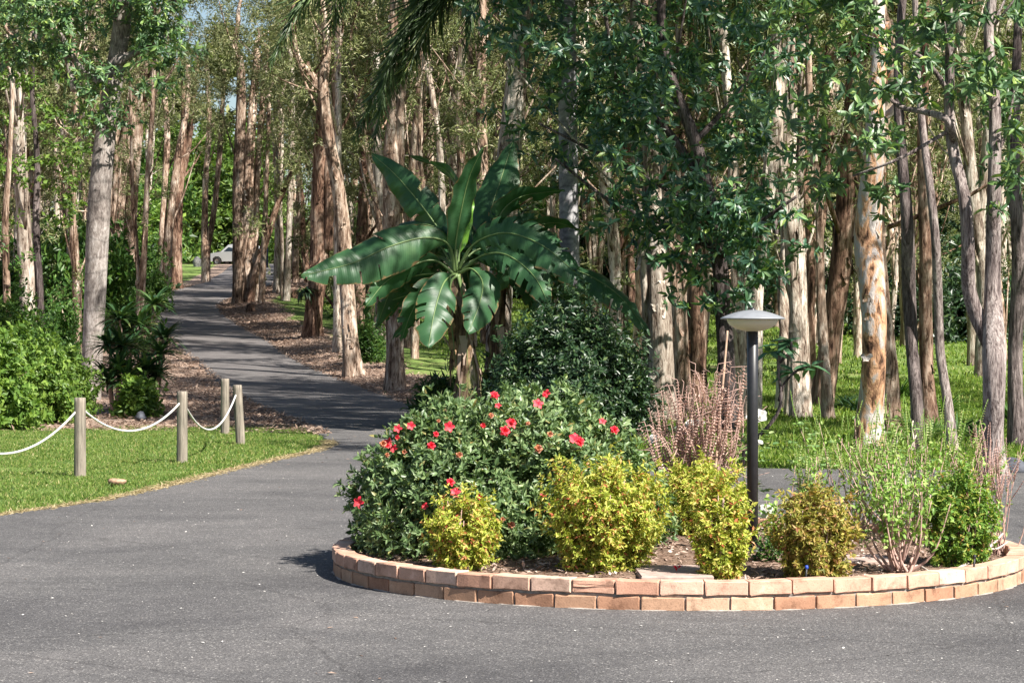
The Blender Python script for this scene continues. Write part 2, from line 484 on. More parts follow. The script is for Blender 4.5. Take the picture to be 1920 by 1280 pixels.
def litter_at(x, y):
    """0 = lawn, 1 = bare soil under leaf litter"""
    x = np.asarray(x, float); y = np.asarray(y, float)
    d = road_dist(x, y)
    l = np.zeros_like(x)
    vergeR = (x > xr(y)) & (y > 31)
    w = np.clip(1 - (x - xr(y) - .9 - .008 * y + .5 * nz(x, y, .8)) / .8, 0, 1)
    l = np.where(vergeR, np.maximum(l, w), l)
    vergeL = (x < xl(y)) & (y > 33.5)
    l = np.where(vergeL, np.maximum(l, np.clip((y - 33.5 + .8 * nz(x, y, 1.5)) / 3.0, 0, 1)), l)
    l = np.where(vergeL & (y > 118) & (y < 175) & (x > xl(y) - 14) & (x < xl(y) - 1.2), .12, l)
    l = np.maximum(l, np.clip(.42 * nz(x, y, .55) + .30 * nz(x, y, 1.7, 1.) - .22, 0, .75) * (y > 27))
    l = np.maximum(l, np.clip(1 - d / .12, 0, 1) * (d > -.5) * .8)
    return np.clip(l + .12 * nz(x, y, 3.1, 2.), 0, 1)

def build_ground():
    gx = np.concatenate([-np.geomspace(22, 1600, 26)[::-1], np.arange(-21.6, 21.7, .4), np.geomspace(22, 1600, 26)])
    gy = np.concatenate([-np.geomspace(6, 600, 14)[::-1], np.arange(-5.5, 62, .4), np.arange(62, 230, .9), np.geomspace(232, 3000, 22)])
    X, Y = np.meshgrid(gx, gy)
    d = road_dist(X, Y)
    Z = hgt(X, Y) - .035 + .05 * nz(X, Y, .9) * np.clip((d - .2) / 1.5, 0, 1) + .02 * nz(X, Y, 3.) * np.clip((d - .1) / .6, 0, 1)
    bank = np.clip((d - .1) / 1.2, 0, 1) * np.clip((Y - 40) / 15, 0, 1) * (X > xr(Y)) * np.clip(1 - (d - 2.2) / 2.5, 0, 1)
    Z += .18 * bank
    Z = np.where(d < .25, hgt(X, Y) - .035, Z)
    n, m = X.shape
    i = (np.arange(n - 1)[:, None] * m + np.arange(m - 1)[None, :]).ravel()
    F = np.stack([i, i + 1, i + m + 1, i + m], -1)
    mt, nt, b, out = new_mat('lawn_and_litter')
    at = nt.nodes.new('ShaderNodeAttribute'); at.attribute_name = 'litter'
    co = coords(nt)
    n1 = noise_node(nt, 1.3, 5, .6, co); n2 = noise_node(nt, 60, 3, .7, co); n3 = noise_node(nt, 9, 6, .7, co, .5)
    gr = ramp(nt, [(.25, (.07, .12, .03)), (.5, (.13, .195, .05)), (.75, (.22, .235, .09))])
    nt.links.new(n1.outputs[0], gr.inputs[0])
    g2 = mixc(nt, .55, gr.outputs[0], n2.outputs[0], 'OVERLAY')
    so = ramp(nt, [(.25, (.10, .068, .052)), (.45, (.23, .165, .13)), (.62, (.38, .285, .235)), (.8, (.50, .41, .35))])
    nt.links.new(n3.outputs[0], so.inputs[0])
    s2 = mixc(nt, .6, so.outputs[0], n2.outputs[0], 'OVERLAY')
    ad = nt.nodes.new('ShaderNodeMath'); ad.operation = 'MULTIPLY_ADD'; ad.inputs[1].default_value = .5; ad.inputs[2].default_value = -.25
    nt.links.new(n3.outputs[0], ad.inputs[0])
    sm = nt.nodes.new('ShaderNodeMath'); sm.operation = 'ADD'
    nt.links.new(at.outputs['Fac'], sm.inputs[0]); nt.links.new(ad.outputs[0], sm.inputs[1])
    mr = nt.nodes.new('ShaderNodeMapRange'); mr.inputs['From Min'].default_value = .3; mr.inputs['From Max'].default_value = .6
    nt.links.new(sm.outputs[0], mr.inputs['Value'])
    nt.links.new(mixc(nt, mr.outputs[0], g2, s2), b.inputs['Base Color'])
    b.inputs['Roughness'].default_value = .95; b.inputs['Specular IOR Level'].default_value = .1
    bump(nt, b, n2.outputs[0], .7, .03)
    me = mesh_from('ground', np.stack([X, Y, Z], -1).reshape(-1, 3), F, mt, True)
    a = me.attributes.new('litter', 'FLOAT', 'POINT')
    a.data.foreach_set('value', litter_at(X, Y).ravel().astype(np.float32))
    tag(link('ground', me), 'green lawn and leaf litter under the paperbark trees', 'ground', kind='structure')
build_ground()

def build_road():
    rows = np.unique(np.concatenate([np.arange(-25, 17, 1.0), np.arange(17, 23.6, .15), np.arange(23.6, 27, .05), np.arange(27, 60, .2), np.arange(60, 215, .6)]))
    n = 26
    t = np.linspace(0, 1, n)
    L = xl(rows) + .035 * np.sin(rows * 5.3) * (rows < 60) + .03 * np.sin(rows * 13.1 + 1) + .02 * np.sin(rows * 29)
    R = xr(rows) + .04 * np.sin(rows * 4.1 + 2) * (rows > 27) + .03 * np.sin(rows * 11) * (rows > 26)
    X = L[:, None] + (R - L)[:, None] * t[None]
    Y = np.repeat(rows[:, None], n, 1)
    Z = hgt(X, Y)
    V = np.stack([X, Y, Z], -1)
    lo = V[:, [0, -1]].copy(); lo[..., 2] -= .06; lo[:, 0, 0] -= .05; lo[:, 1, 0] += .05
    V = np.concatenate([lo[:, :1], V, lo[:, 1:]], 1)
    m = n + 2; k = len(rows)
    i = (np.arange(k - 1)[:, None] * m + np.arange(m - 1)[None, :]).ravel()
    F = np.stack([i, i + 1, i + m + 1, i + m], -1)
    mt, nt, b, out = new_mat('asphalt')
    co = coords(nt)
    vo = nt.nodes.new('ShaderNodeTexVoronoi'); vo.inputs['Scale'].default_value = 130
    nt.links.new(co, vo.inputs['Vector'])
    sp = ramp(nt, [(0, (.055, .052, .053)), (.35, (.079, .0755, .0765)), (.72, (.107, .102, .102)), (.95, (.138, .132, .13)), (1, (.34, .325, .31))])
    sep = nt.nodes.new('ShaderNodeSeparateColor'); nt.links.new(vo.outputs['Color'], sep.inputs[0])
    nt.links.new(sep.outputs[0], sp.inputs[0])
    n1 = noise_node(nt, .55, 6, .62, co, .6); n2 = noise_node(nt, 230, 2, .6, co)
    n4 = noise_node(nt, 5, 6, .7, co, .3)
    big = ramp(nt, [(.3, (.66, .66, .68)), (.5, (1, 1, 1)), (.7, (1.34, 1.32, 1.3))])
    nt.links.new(n1.outputs[0], big.inputs[0])
    mid = ramp(nt, [(.3, (.86, .86, .86)), (.7, (1.12, 1.12, 1.12))]); nt.links.new(n4.outputs[0], mid.inputs[0])
    c = mixc(nt, 1.0, sp.outputs[0], big.outputs[0], 'MULTIPLY')
    c = mixc(nt, 1.0, c, mid.outputs[0], 'MULTIPLY')
    fi = ramp(nt, [(.3, (.75, .75, .75)), (.7, (1.25, 1.25, 1.25))]); nt.links.new(n2.outputs[0], fi.inputs[0])
    c = mixc(nt, .7, c, fi.outputs[0], 'MULTIPLY')
    # old oil drips and a few hairline cracks
    n5 = noise_node(nt, 1.7, 3, .5, co, 1.2)
    st = ramp(nt, [(.66, (1, 1, 1)), (.74, (.72, .71, .71)), (1, (.6, .59, .59))]); nt.links.new(n5.outputs[0], st.inputs[0])
    c = mixc(nt, .8, c, st.outputs[0], 'MULTIPLY')
    cv = nt.nodes.new('ShaderNodeTexVoronoi'); cv.feature = 'DISTANCE_TO_EDGE'; cv.inputs['Scale'].default_value = .32
    wob = mixc(nt, .12, co, n4.outputs[1], 'ADD'); nt.links.new(wob, cv.inputs['Vector'])
    cr = ramp(nt, [(0, (.45, .44, .44)), (.0022, (1, 1, 1)), (1, (1, 1, 1))]); nt.links.new(cv.outputs['Distance'], cr.inputs[0])
    c = mixc(nt, .55, c, cr.outputs[0], 'MULTIPLY')
    # dusty brown silt where leaves break down along the wooded stretch
    sx = nt.nodes.new('ShaderNodeSeparateXYZ'); tc = nt.nodes.new('ShaderNodeTexCoord'); nt.links.new(tc.outputs['Object'], sx.inputs[0])
    mr = nt.nodes.new('ShaderNodeMapRange'); mr.inputs['From Min'].default_value = 38; mr.inputs['From Max'].default_value = 75; mr.inputs['To Max'].default_value = .35
    nt.links.new(sx.outputs[1], mr.inputs['Value'])
    c = mixc(nt, mr.outputs[0], c, (.22, .19, .185))
    nt.links.new(c, b.inputs['Base Color'])
    b.inputs['Roughness'].default_value = .82; b.inputs['Specular IOR Level'].default_value = .3
    ml = nt.nodes.new('ShaderNodeMath'); ml.operation = 'ADD'
    nt.links.new(vo.outputs['Distance'], ml.inputs[0]); nt.links.new(n2.outputs[0], ml.inputs[1])
    bump(nt, b, ml.outputs[0], .55, .006)
    me = mesh_from('driveway', V.reshape(-1, 3), F, mt, False)
    tag(link('driveway', me), 'grey asphalt driveway sweeping round the brick bed and up the hill', 'driveway', kind='structure')
build_road()


# ------------------------------------------------------------------ trees
def stem_path(pix, Y0, r, lean=(0, 0), top=None, base_z=None, wob=.12):
    """photo pixels (x, y, width) of one stem at depth Y0 -> 3-D path and radii, carried on above the frame to height top"""
    pts, rad = [], []
    ph = r.uniform(0, 6)
    for i, (x, y, w) in enumerate(pix):
        p = P(x, y, Y0)
        p[1] += wob * math.sin(ph + i * 1.3) * (i > 0) + (p[2]) * lean[1]
        pts.append(p); rad.append(w / 2 / FPX * Y0)
    if base_z is not None:
        pts[0][2] = base_z - .12
    if top is not None and top > pts[-1][2]:
        d = pts[-1] - pts[-2]; d = d / max(d[2], .3)
        d[:2] = np.clip(d[:2], -.15, .15)
        z0 = pts[-1][2]; r0 = rad[-1]; q = pts[-1]
        n = 4
        for k in range(1, n + 1):
            t = k / n
            dz = (top - z0) * t
            pts.append(q + np.array([d[0] * dz * .6 + r.normal(0, .15), d[1] * dz * .6 + r.normal(0, .15), dz]))
            rad.append(r0 * (1 - .8 * t) + .01)
    return np.array(pts), np.array(rad)

def trunk_mesh(pts, rad, mat, r, seg=18, step=.12, amp=.08, flare=0.0, twist=1.0, ks=(2, 3, 5, 7, 9), fine=.5, z0=None):
    p, q = smooth_path(pts, rad, step)
    if flare:
        hgt_ = p[:, 2] - p[0, 2]
        q = q * (1 + flare * np.exp(-hgt_ / .35))
    L = np.linalg.norm(np.diff(p, axis=0), axis=1).sum()
    V, F = tube(p, q, seg, bark_disp(len(p), seg, L, amp, r, ks, twist, fine))
    return V, F

def flaps(pts, rad, n, r, zmax, size=(.10, .35)):
    """strips of bark curling off a trunk"""
    p, q = smooth_path(pts, rad, .05)
    ok = np.where(p[:, 2] < zmax)[0]
    mb = MB()
    for _ in range(n):
        i = r.choice(ok); a = r.uniform(0, 6.28); w = r.uniform(.03, .09); L = r.uniform(*size)
        out = np.array([math.cos(a), math.sin(a), 0]); sd = np.array([-out[1], out[0], 0])
        t = np.linspace(0, 1, 5)[:, None]
        sgn = 1 if r.random() < .4 else -1
        curl = r.uniform(.1, .45)
        c = p[i] + out * (q[i] * .98 + curl * L * t ** 2 * .6) + np.array([0, 0, 1]) * sgn * L * t * (1 - .3 * t)
        ww = w * (1 - .6 * t) * (1 + .2 * r.normal(size=(5, 1)))
        V = np.concatenate([c - sd * ww + out * .01, c + sd * ww - out * .012 * r.random()])
        j = np.arange(4)
        mb.add(V, np.stack([j, j + 1, j + 6, j + 5], -1))
    return mb

def crown_mesh(name, clumps, mat, r, style='fine', dens=60, leaf=.12, k=None, **kw):
    tips, ax = ball_tips(clumps, dens, r, kw.pop('flat', .8), kw.pop('hollow', .35))
    if style == 'fine':
        V, F = whorls(tips, ax, k or 9, leaf, leaf * .24, r, spread=(.3, 1.7), droop=.35, jit=.6, stem=leaf * 2.2, **kw)
    elif style == 'whorl':
        V, F = whorls(tips, ax, k or 8, leaf, leaf * .36, r, spread=(.7, 1.5), droop=.22, hero=True, jit=.3, stem=leaf * .35, curl=.22, **kw)
    else:
        V, F = whorls(tips, ax, k or 7, leaf, leaf * .5, r, spread=(.4, 1.6), droop=.3, jit=.5, stem=leaf * 1.2, **kw)
    return mesh_from(name, V, F, mat)

def auto_crown(c, rx, rz, n, r, cr=(.5, .95)):
    d = norm(r.normal(size=(n, 3)))
    rad = r.uniform(.35, 1, n) ** .6
    p = np.asarray(c) + d * rad[:, None] * np.array([rx, rx, rz])
    return [(*q, r.uniform(*cr)) for q in p]

def tree(name, label, base, stems, mat, top, crown=(), auto=None, leafmat='leaf_olive', style='fine', dens=60, leaf=.12, group=None,
         seed=1, seg=20, amp=.13, flare=.35, branches=(), step=.14, twist=1.0, peel=0, fine=.5, limbs=True, k=None, cat='tree', Y=None, ks=(2, 3, 5, 7, 9)):
    """base (px,py) fixes the depth on the ground; stems, branches and crown clumps are photo pixels at that depth"""
    r = np.random.default_rng(seed)
    X0, Y0 = G(*base)
    if Y: Y0 = Y; X0 = (base[0] - 960) / FPX * Y
    z0 = h1(X0, Y0)
    root = thing(name, label, cat, (X0, Y0, z0), group)
    O = np.array([X0, Y0, z0])
    tops = []
    for i, st in enumerate(stems):
        pts, rad = stem_path(st, Y0, r, top=top if i == 0 else top * r.uniform(.8, 1.0), base_z=z0 if st[0][1] >= base[1] - 12 else None)
        V, F = trunk_mesh(pts, rad, mat, r, seg, step, amp, flare if st[0][1] >= base[1] - 12 else 0, twist, fine=fine, ks=ks)
        link('trunk' if i == 0 else 'stem', MB().add(V - O, F).mesh('trunk', M[mat], True), root)
        tops.append((pts, rad))
        if peel:
            fb = flaps(pts - O, rad, peel, r, 9)
            tag(link('peeling_bark', fb.mesh('peeling_bark', M[mat]), root), kind='stuff')
    for st in branches:
        pts, rad = stem_path(st, Y0, r, wob=.3)
        V, F = trunk_mesh(pts, rad, mat, r, 8, .1, amp, 0, twist)
        link('branch', MB().add(V - O, F).mesh('branch', M[mat], True), root)
    cl = []
    s = Y0 / FPX
    for c in crown:
        p = P(c[0], c[1], Y0 + (c[3] if len(c) > 3 else r.uniform(-.7, .7)))
        cl.append((*(p - O), c[2] * s))
    if auto:
        for pts, rad in tops:
            a = pts[-1] - O
            nb = auto[2] if len(tops) == 1 else max(4, auto[2] // len(tops))
            ac = auto_crown((a[0], a[1], a[2] - auto[1] * .55), auto[0], auto[1], nb, r)
            cl += ac
            if limbs:
                mb = MB()
                for q in ac[::3]:
                    e = np.array(q[:3]); z = min(max(e[2] - 1.6 - r.uniform(0, 1.5), 1), a[2])
                    i = int(np.argmin(abs(pts[:, 2] - O[2] - z))); b0 = pts[i] - O
                    pp, rr = smooth_path(np.array([b0, b0 * .5 + e * .5 + np.array([0, 0, -.3]), e]), [rad[i] * .35, rad[i] * .2, .012], .5)
                    mb.add(*tube(pp, rr, 5))
                tag(link('limb', mb.mesh('limb', M[mat], True), root), kind='stuff')
    if cl:
        link('crown', crown_mesh('crown', cl, M[leafmat], r, style, dens, leaf, k), root)
    return root

def scatter_px(x0, y0, x1, y1, n, rpx, r, dy=(-1., 1.)):
    return [(r.uniform(x0, x1), r.uniform(y0, y1), r.uniform(rpx[0], rpx[1]), r.uniform(*dy)) for _ in range(n)]

rr = np.random.default_rng(77)
# --- beside the rope fence
tree('grey_barked_tree', 'straight grey ringed trunk rising beside the strappy clump, tufts of glossy leaves', (166, 748),
     [[(166, 748, 40), (170, 690, 38), (178, 560, 40), (186, 420, 43), (194, 300, 40), (205, 190, 36), (222, 80, 34), (232, -20, 32)]], 'greybark', 13,
     crown=scatter_px(-20, -60, 340, 150, 30, (40, 80), rr) + [(190, 150, 60, -.4), (205, 190, 55, -.5), (150, 200, 45, -.5), (235, 215, 42, -.5), (190, 235, 38, -.6), (100, 60, 70, -.6), (290, 90, 55, -.4)],
     auto=(2.2, 2.6, 16), leafmat='leaf_gloss', style='whorl', dens=62, leaf=.15, seed=3, seg=28, amp=.012, flare=.25, fine=.25,
     branches=[[(212, 170, 20), (150, 130, 14), (110, 60, 10)], [(216, 120, 18), (270, 90, 12), (320, 60, 8)], [(180, 470, 14), (140, 170, 16), (118, 90, 12)][1:]], step=.08)
# --- along the driveway
tree('paperbark_tree', 'broad brown paperbark with two fused trunks behind the strappy plants', (236, 592),
     [[(222, 592, 34), (224, 480, 30), (228, 350, 29), (238, 250, 27), (255, 150, 22), (272, 60, 16)], [(247, 592, 27), (246, 470, 24), (248, 350, 22), (262, 200, 20), (278, 120, 15)]],
     'paperbark', 14, auto=(2.5, 3, 14), crown=scatter_px(230, 60, 330, 200, 4, (40, 60), rr), seed=4, peel=26, leaf=.15, dens=42)
tree('paperbark_tree', 'slender pale paperbark pair standing tight together at the driveway bend', (306, 548),
     [[(301, 548, 15), (304, 440, 13), (310, 330, 12), (312, 230, 11), (300, 120, 9)], [(312, 548, 15), (318, 430, 14), (333, 300, 13), (350, 200, 10), (352, 120, 8)]], 'paperbark', 13, auto=(2.2, 3, 12), leaf=.18, dens=34, seed=5,
     crown=scatter_px(250, 20, 420, 230, 14, (26, 48), rr))
tree('paperbark_tree', 'dark red-brown paperbark trunk by the driveway bend, forking high up', (332, 541),
     [[(330, 541, 21), (332, 450, 19), (337, 340, 17), (345, 240, 14), (344, 150, 11)], [(336, 350, 12), (352, 280, 11), (361, 200, 9), (372, 90, 8)]], 'paperbark_brown', 13, auto=(2.2, 3, 10), leaf=.18, dens=34, seed=6)
tree('paperbark_tree', 'tan paperbark forking low into a narrow V beside the driveway crest', (386, 528),
     [[(386, 528, 16), (386, 470, 17), (384, 430, 12), (386, 320, 11), (392, 240, 10), (388, 120, 8)], [(389, 465, 13), (398, 420, 11), (408, 330, 10), (414, 250, 9), (420, 130, 7)]], 'paperbark', 13, auto=(2.2, 3, 10), leaf=.18, dens=34, seed=7)
tree('paperbark_tree', 'massive pale paperbark of several fused trunks on the verge in front of the parked car', (462, 572),
     [[(450, 572, 28), (449, 480, 25), (448, 350, 22), (452, 220, 18), (450, 120, 15)], [(466, 572, 24), (466, 470, 22), (466, 350, 21), (474, 200, 16), (482, 100, 13)], [(478, 572, 16), (478, 490, 15), (480, 380, 12), (486, 260, 11), (500, 100, 8)]],
     'paperbark', 15, auto=(2.6, 3.4, 18), crown=scatter_px(330, -20, 580, 170, 26, (30, 60), rr) + scatter_px(380, 170, 560, 330, 10, (22, 36), rr), leaf=.17, dens=40, seed=8, peel=22)
tree('paperbark_tree', 'thin brown trunk leaning steeply out from the massive paperbark', (464, 573), [[(466, 573, 14), (478, 520, 14), (492, 470, 14), (508, 420, 12), (528, 365, 10), (560, 300, 8)]],
     'paperbark_brown', 8.0, crown=scatter_px(500, 230, 620, 400, 9, (25, 45), rr), leaf=.14, dens=60, seed=9)
tree('paperbark_tree', 'short thin trunk in the litter just past the leaning one', (489, 577), [[(489, 577, 13), (492, 520, 11), (496, 430, 10), (500, 330, 8), (505, 200, 7)]], 'paperbark', 11, auto=(1.6, 2.5, 8), leaf=.16, dens=35, seed=10)
tree('paperbark_tree', 'slim cream paperbark on the litter bank beside a small stump', (520, 556), [[(518, 556, 13), (520, 480, 12), (521, 380, 11), (516, 250, 9), (520, 120, 8)]], 'paperbark_pale', 13, auto=(1.8, 3, 9), leaf=.18, dens=34, seed=12)
tree('paperbark_tree', 'slim cream paperbark with a close brown companion stem on the litter bank', (536, 568), [[(536, 568, 13), (540, 480, 12), (543, 380, 11), (548, 250, 9), (545, 100, 8)], [(530, 562, 8), (529, 480, 8), (526, 380, 7), (530, 250, 6)]], 'paperbark_pale', 13, auto=(1.8, 3, 9), leaf=.18, dens=34, seed=13)
tree('paperbark_tree', 'grey paperbark slanting towards the drive behind the fern-hung tree', (567, 512), [[(570, 512, 16), (562, 440, 14), (552, 380, 12), (545, 300, 10), (548, 150, 8)]], 'paperbark', 13, auto=(1.8, 3, 9), leaf=.18, dens=34, seed=14)
tree('paperbark_tree', 'stout red-brown paperbark with a flared foot and a fern hung on its trunk', (589, 640),
     [[(585, 640, 40), (589, 590, 33), (598, 500, 34), (600, 400, 33), (602, 300, 28), (606, 180, 22), (612, 60, 18)], [(615, 470, 20), (618, 380, 16), (616, 300, 14), (628, 200, 12)]],
     'paperbark_brown', 14, auto=(2.4, 3.2, 16), crown=scatter_px(480, 60, 700, 300, 18, (28, 50), rr), leaf=.14, dens=42, seed=15, peel=14)
tree('paperbark_tree', 'crooked flaky paperbark on the driveway verge bending towards the drive as it rises', (664, 706),
     [[(666, 706, 36), (658, 640, 28), (652, 560, 27), (646, 480, 27), (640, 400, 26), (628, 320, 24), (614, 240, 22), (606, 160, 20), (612, 80, 16), (600, -20, 13)], [(604, 175, 14), (585, 140, 12), (560, 110, 10), (548, 30, 8)]],
     'paperbark', 13, auto=(2.4, 3.4, 20), leaf=.13, dens=48, seed=16, peel=40, amp=.12, crown=scatter_px(490, -20, 720, 150, 18, (30, 58), rr) + scatter_px(500, 150, 600, 330, 8, (24, 42), rr))
tree('paperbark_tree', 'thick ragged paperbark at the verge beside the banana leaves', (740, 732),
     [[(740, 732, 36), (740, 650, 32), (738, 540, 33), (737, 430, 36), (735, 330, 34), (735, 260, 26), (742, 150, 20), (738, 40, 16)], [(748, 400, 20), (750, 300, 18), (752, 200, 15), (768, 60, 11)]],
     'paperbark', 14, auto=(2.6, 3.4, 30), leaf=.13, dens=50, seed=17, peel=44, amp=.12, crown=scatter_px(690, -20, 900, 160, 16, (30, 55), rr) + scatter_px(780, 150, 930, 330, 8, (24, 40), rr))
tree('paperbark_tree', 'thin bare trunk slanting between the crooked paperbark and the ragged one', (726, 640), [[(726, 640, 12), (722, 540, 11), (714, 440, 11), (704, 370, 10), (690, 300, 9), (676, 180, 7)]], 'paperbark', 12, auto=(1.6, 2.5, 8), leaf=.15, dens=38, seed=18)
# --- behind the brick bed
tree('paperbark_tree', 'white and grey paperbark with shedding bark between the banana plants and the pink dry stems', (1238, 792),
     [[(1238, 792, 62), (1240, 700, 48), (1238, 600, 44), (1232, 480, 38), (1222, 350, 36), (1214, 230, 32), (1200, 120, 26), (1190, 0, 20)], [(1216, 792, 26), (1215, 700, 22), (1212, 600, 16), (1205, 500, 12)]],
     'paperbark_pale', 13, crown=scatter_px(1010, -20, 1300, 200, 14, (30, 55), rr, (.3, 1.5)), auto=(2.6, 3.4, 30), leaf=.13, dens=50, seed=19, peel=44, amp=.13, seg=24)
tree('stringy_bark_tree', 'straight red-brown stringy-barked trunk behind the pink dry stems', (1306, 752),
     [[(1306, 752, 40), (1306, 660, 36), (1304, 580, 34), (1302, 460, 30), (1298, 340, 28), (1300, 200, 26), (1302, 60, 24)]], 'paperbark_brown', 14, auto=(2.8, 3.6, 34), leaf=.13, dens=50, seed=20, peel=14, branches=[[(1300, 100, 14), (1330, 60, 11), (1352, 10, 9)]])
brush = scatter_px(950, -80, 1500, 200, 44, (40, 76), rr, (-1.6, 1.2)) + scatter_px(1000, 180, 1460, 400, 46, (32, 64), rr, (-1.6, .8)) + scatter_px(1110, 380, 1500, 550, 38, (30, 54), rr, (-1.4, .6)) + \
        [(960, 240, 40, -.6), (985, 280, 36, -.6), (940, 210, 30, -.6), (1130, 420, 46, -1), (1190, 350, 50, -1), (1260, 560, 30, -.8), (1450, 520, 40, -.5), (1500, 470, 34, -.5), (1420, 250, 50, -.8)]
brush = [q for q in brush if not (q[0] < 1225 and q[1] > 440)]
brush = [(a, b, c, (abs(d) + 1.2 if a < 1125 and b > 130 else d)) for a, b, c, d in brush if not (a < 1090 and b > 300)]
tree('brush_box_tree', 'shaded dark trunk under a wide mass of blue-green whorled leaves behind the lamp', (1364, 806),
     [[(1364, 806, 38), (1362, 720, 33), (1358, 620, 30), (1350, 500, 28), (1330, 380, 26), (1300, 260, 22), (1260, 150, 20), (1240, 20, 16)]], 'darkbark', 9.5, crown=brush, auto=(3.0, 2.2, 30),
     leafmat='leaf_bluegreen', style='whorl', dens=78, leaf=.155, seed=21,
     branches=[[(1345, 470, 16), (1250, 420, 10), (1150, 380, 7), (1040, 300, 4)], [(1320, 340, 16), (1240, 230, 14), (1180, 190, 12), (1150, 120, 9), (1130, 0, 7)], [(1350, 480, 13), (1420, 420, 9), (1490, 370, 5)], [(1300, 270, 12), (1380, 180, 8), (1440, 90, 5)], [(1330, 400, 10), (1200, 330, 8), (1010, 230, 4)]])
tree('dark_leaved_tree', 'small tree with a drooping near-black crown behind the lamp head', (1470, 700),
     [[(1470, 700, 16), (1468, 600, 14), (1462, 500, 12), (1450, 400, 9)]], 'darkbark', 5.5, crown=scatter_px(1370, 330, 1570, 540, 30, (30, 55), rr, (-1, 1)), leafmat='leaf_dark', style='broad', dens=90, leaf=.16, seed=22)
# --- lawn beyond the bed
tree('paperbark_tree', 'slim straight brown trunk in a ring of litter on the lawn', (1551, 788), [[(1553, 788, 24), (1548, 720, 18), (1544, 640, 17), (1540, 540, 15), (1536, 400, 14), (1520, 250, 13), (1515, 100, 11)]], 'paperbark', 13, auto=(2.4, 3.4, 26), leaf=.13, dens=46, seed=23, peel=8)
tree('paperbark_tree', 'dark brown paperbark leaning against its neighbour, lawn all round', (1524, 752), [[(1526, 752, 26), (1520, 680, 20), (1516, 600, 19), (1520, 480, 17), (1508, 300, 15), (1500, 120, 12)]], 'paperbark_brown', 13, auto=(2.4, 3.4, 26), leaf=.14, dens=46, seed=24, peel=10)
tree('peeling_paperbark_tree', 'big paperbark peeling to smooth grey and orange patches behind the rose bushes', (1636, 836),
     [[(1632, 836, 58), (1634, 780, 50), (1636, 700, 45), (1636, 600, 46), (1634, 520, 50), (1630, 450, 52), (1632, 390, 46), (1636, 300, 38), (1640, 200, 34), (1650, 90, 28), (1648, 0, 24)]],
     'peeling', 13, auto=(2.6, 3.2, 28), leaf=.13, dens=46, seed=25, peel=34, amp=.07, seg=26, branches=[[(1636, 230, 20), (1672, 210, 16), (1700, 160, 10)]], flare=.2)
tree('paperbark_tree', 'rough tan paperbark growing tight behind the peeling one', (1668, 800), [[(1670, 800, 36), (1668, 720, 28), (1662, 640, 26), (1654, 520, 24), (1650, 400, 24), (1655, 250, 20), (1670, 100, 16)]], 'paperbark', 13, auto=(2.2, 3, 22), leaf=.13, dens=46, seed=26, peel=26)
tree('dark_trunk_tree', 'slender blackish trunk beside the peeling paperbark', (1718, 848), [[(1720, 848, 28), (1717, 760, 23), (1712, 660, 23), (1708, 560, 25), (1703, 480, 25), (1697, 400, 22), (1690, 300, 20), (1687, 200, 19), (1690, 60, 16)]],
     'darkbark', 12, auto=(2, 2.6, 12), leafmat='leaf_gloss', style='whorl', leaf=.15, dens=40, seed=27, amp=.05)
tree('thin_grey_tree', 'thin grey trunk tilting between the blackish trunk and the forked one', (1786, 850), [[(1788, 850, 22), (1778, 760, 17), (1766, 660, 17), (1760, 560, 18), (1752, 460, 17), (1742, 360, 15), (1732, 250, 14), (1722, 100, 11)]],
     'ridgebark', 11, auto=(1.8, 2.6, 10), leafmat='leaf_gloss', style='whorl', leaf=.15, dens=40, seed=28, amp=.05)
tree('paperbark_tree', 'orange-brown paperbark in the grass tufts beyond the blackish trunk', (1742, 800), [[(1744, 800, 34), (1740, 700, 26), (1736, 560, 24), (1732, 420, 22), (1728, 250, 18), (1735, 80, 14)]], 'paperbark_brown', 13, auto=(2, 3, 10), leaf=.13, dens=40, seed=29, peel=14)
fk = scatter_px(1560, -60, 1930, 210, 56, (34, 62), rr, (-1.5, 1.0)) + scatter_px(1420, -40, 1640, 220, 24, (32, 56), rr, (-1.2, .8)) + scatter_px(1540, 200, 1680, 400, 15, (24, 44), rr, (-.9, .4)) + scatter_px(1840, 200, 1930, 400, 13, (26, 48), rr, (-.8, .6)) + scatter_px(1440, 180, 1560, 330, 8, (26, 44), rr, (-.8, .4))
tree('forked_tree', 'ridge-barked tree forking at head height into an elbow limb and an upright one', (1868, 893),
     [[(1872, 893, 46), (1864, 830, 38), (1860, 740, 40), (1860, 660, 44), (1864, 590, 36), (1866, 520, 30), (1864, 430, 28), (1860, 340, 25), (1862, 200, 22), (1856, 60, 18)],
      [(1856, 640, 34), (1838, 596, 31), (1818, 540, 27), (1812, 460, 25), (1804, 370, 23), (1790, 290, 22), (1784, 220, 20), (1782, 120, 17), (1776, 0, 13)]],
     'ridgebark', 8.5, crown=fk, auto=(1.8, 1.6, 14), leafmat='leaf_gloss', style='whorl', dens=72, leaf=.13, seed=30, seg=24, amp=.06, flare=.25,
     branches=[[(1788, 262, 15), (1766, 228, 14), (1730, 208, 12), (1694, 194, 9), (1640, 150, 6)], [(1784, 180, 10), (1720, 110, 7), (1620, 60, 4)], [(1788, 240, 9), (1680, 300, 6), (1600, 330, 4)], [(1862, 300, 9), (1890, 250, 6), (1915, 160, 4)]], ks=(5, 7, 9, 11))
tree('dark_trunk_tree', 'dark ridged trunk just beyond the forked tree', (1908, 836), [[(1910, 836, 34), (1906, 740, 28), (1908, 640, 27), (1910, 520, 26), (1904, 420, 26), (1898, 340, 24), (1905, 200, 20), (1912, 60, 16)]], 'darkbark', 12, auto=(2.2, 2.8, 12), leafmat='leaf_gloss', style='whorl', leaf=.15, dens=36, seed=31, amp=.06)

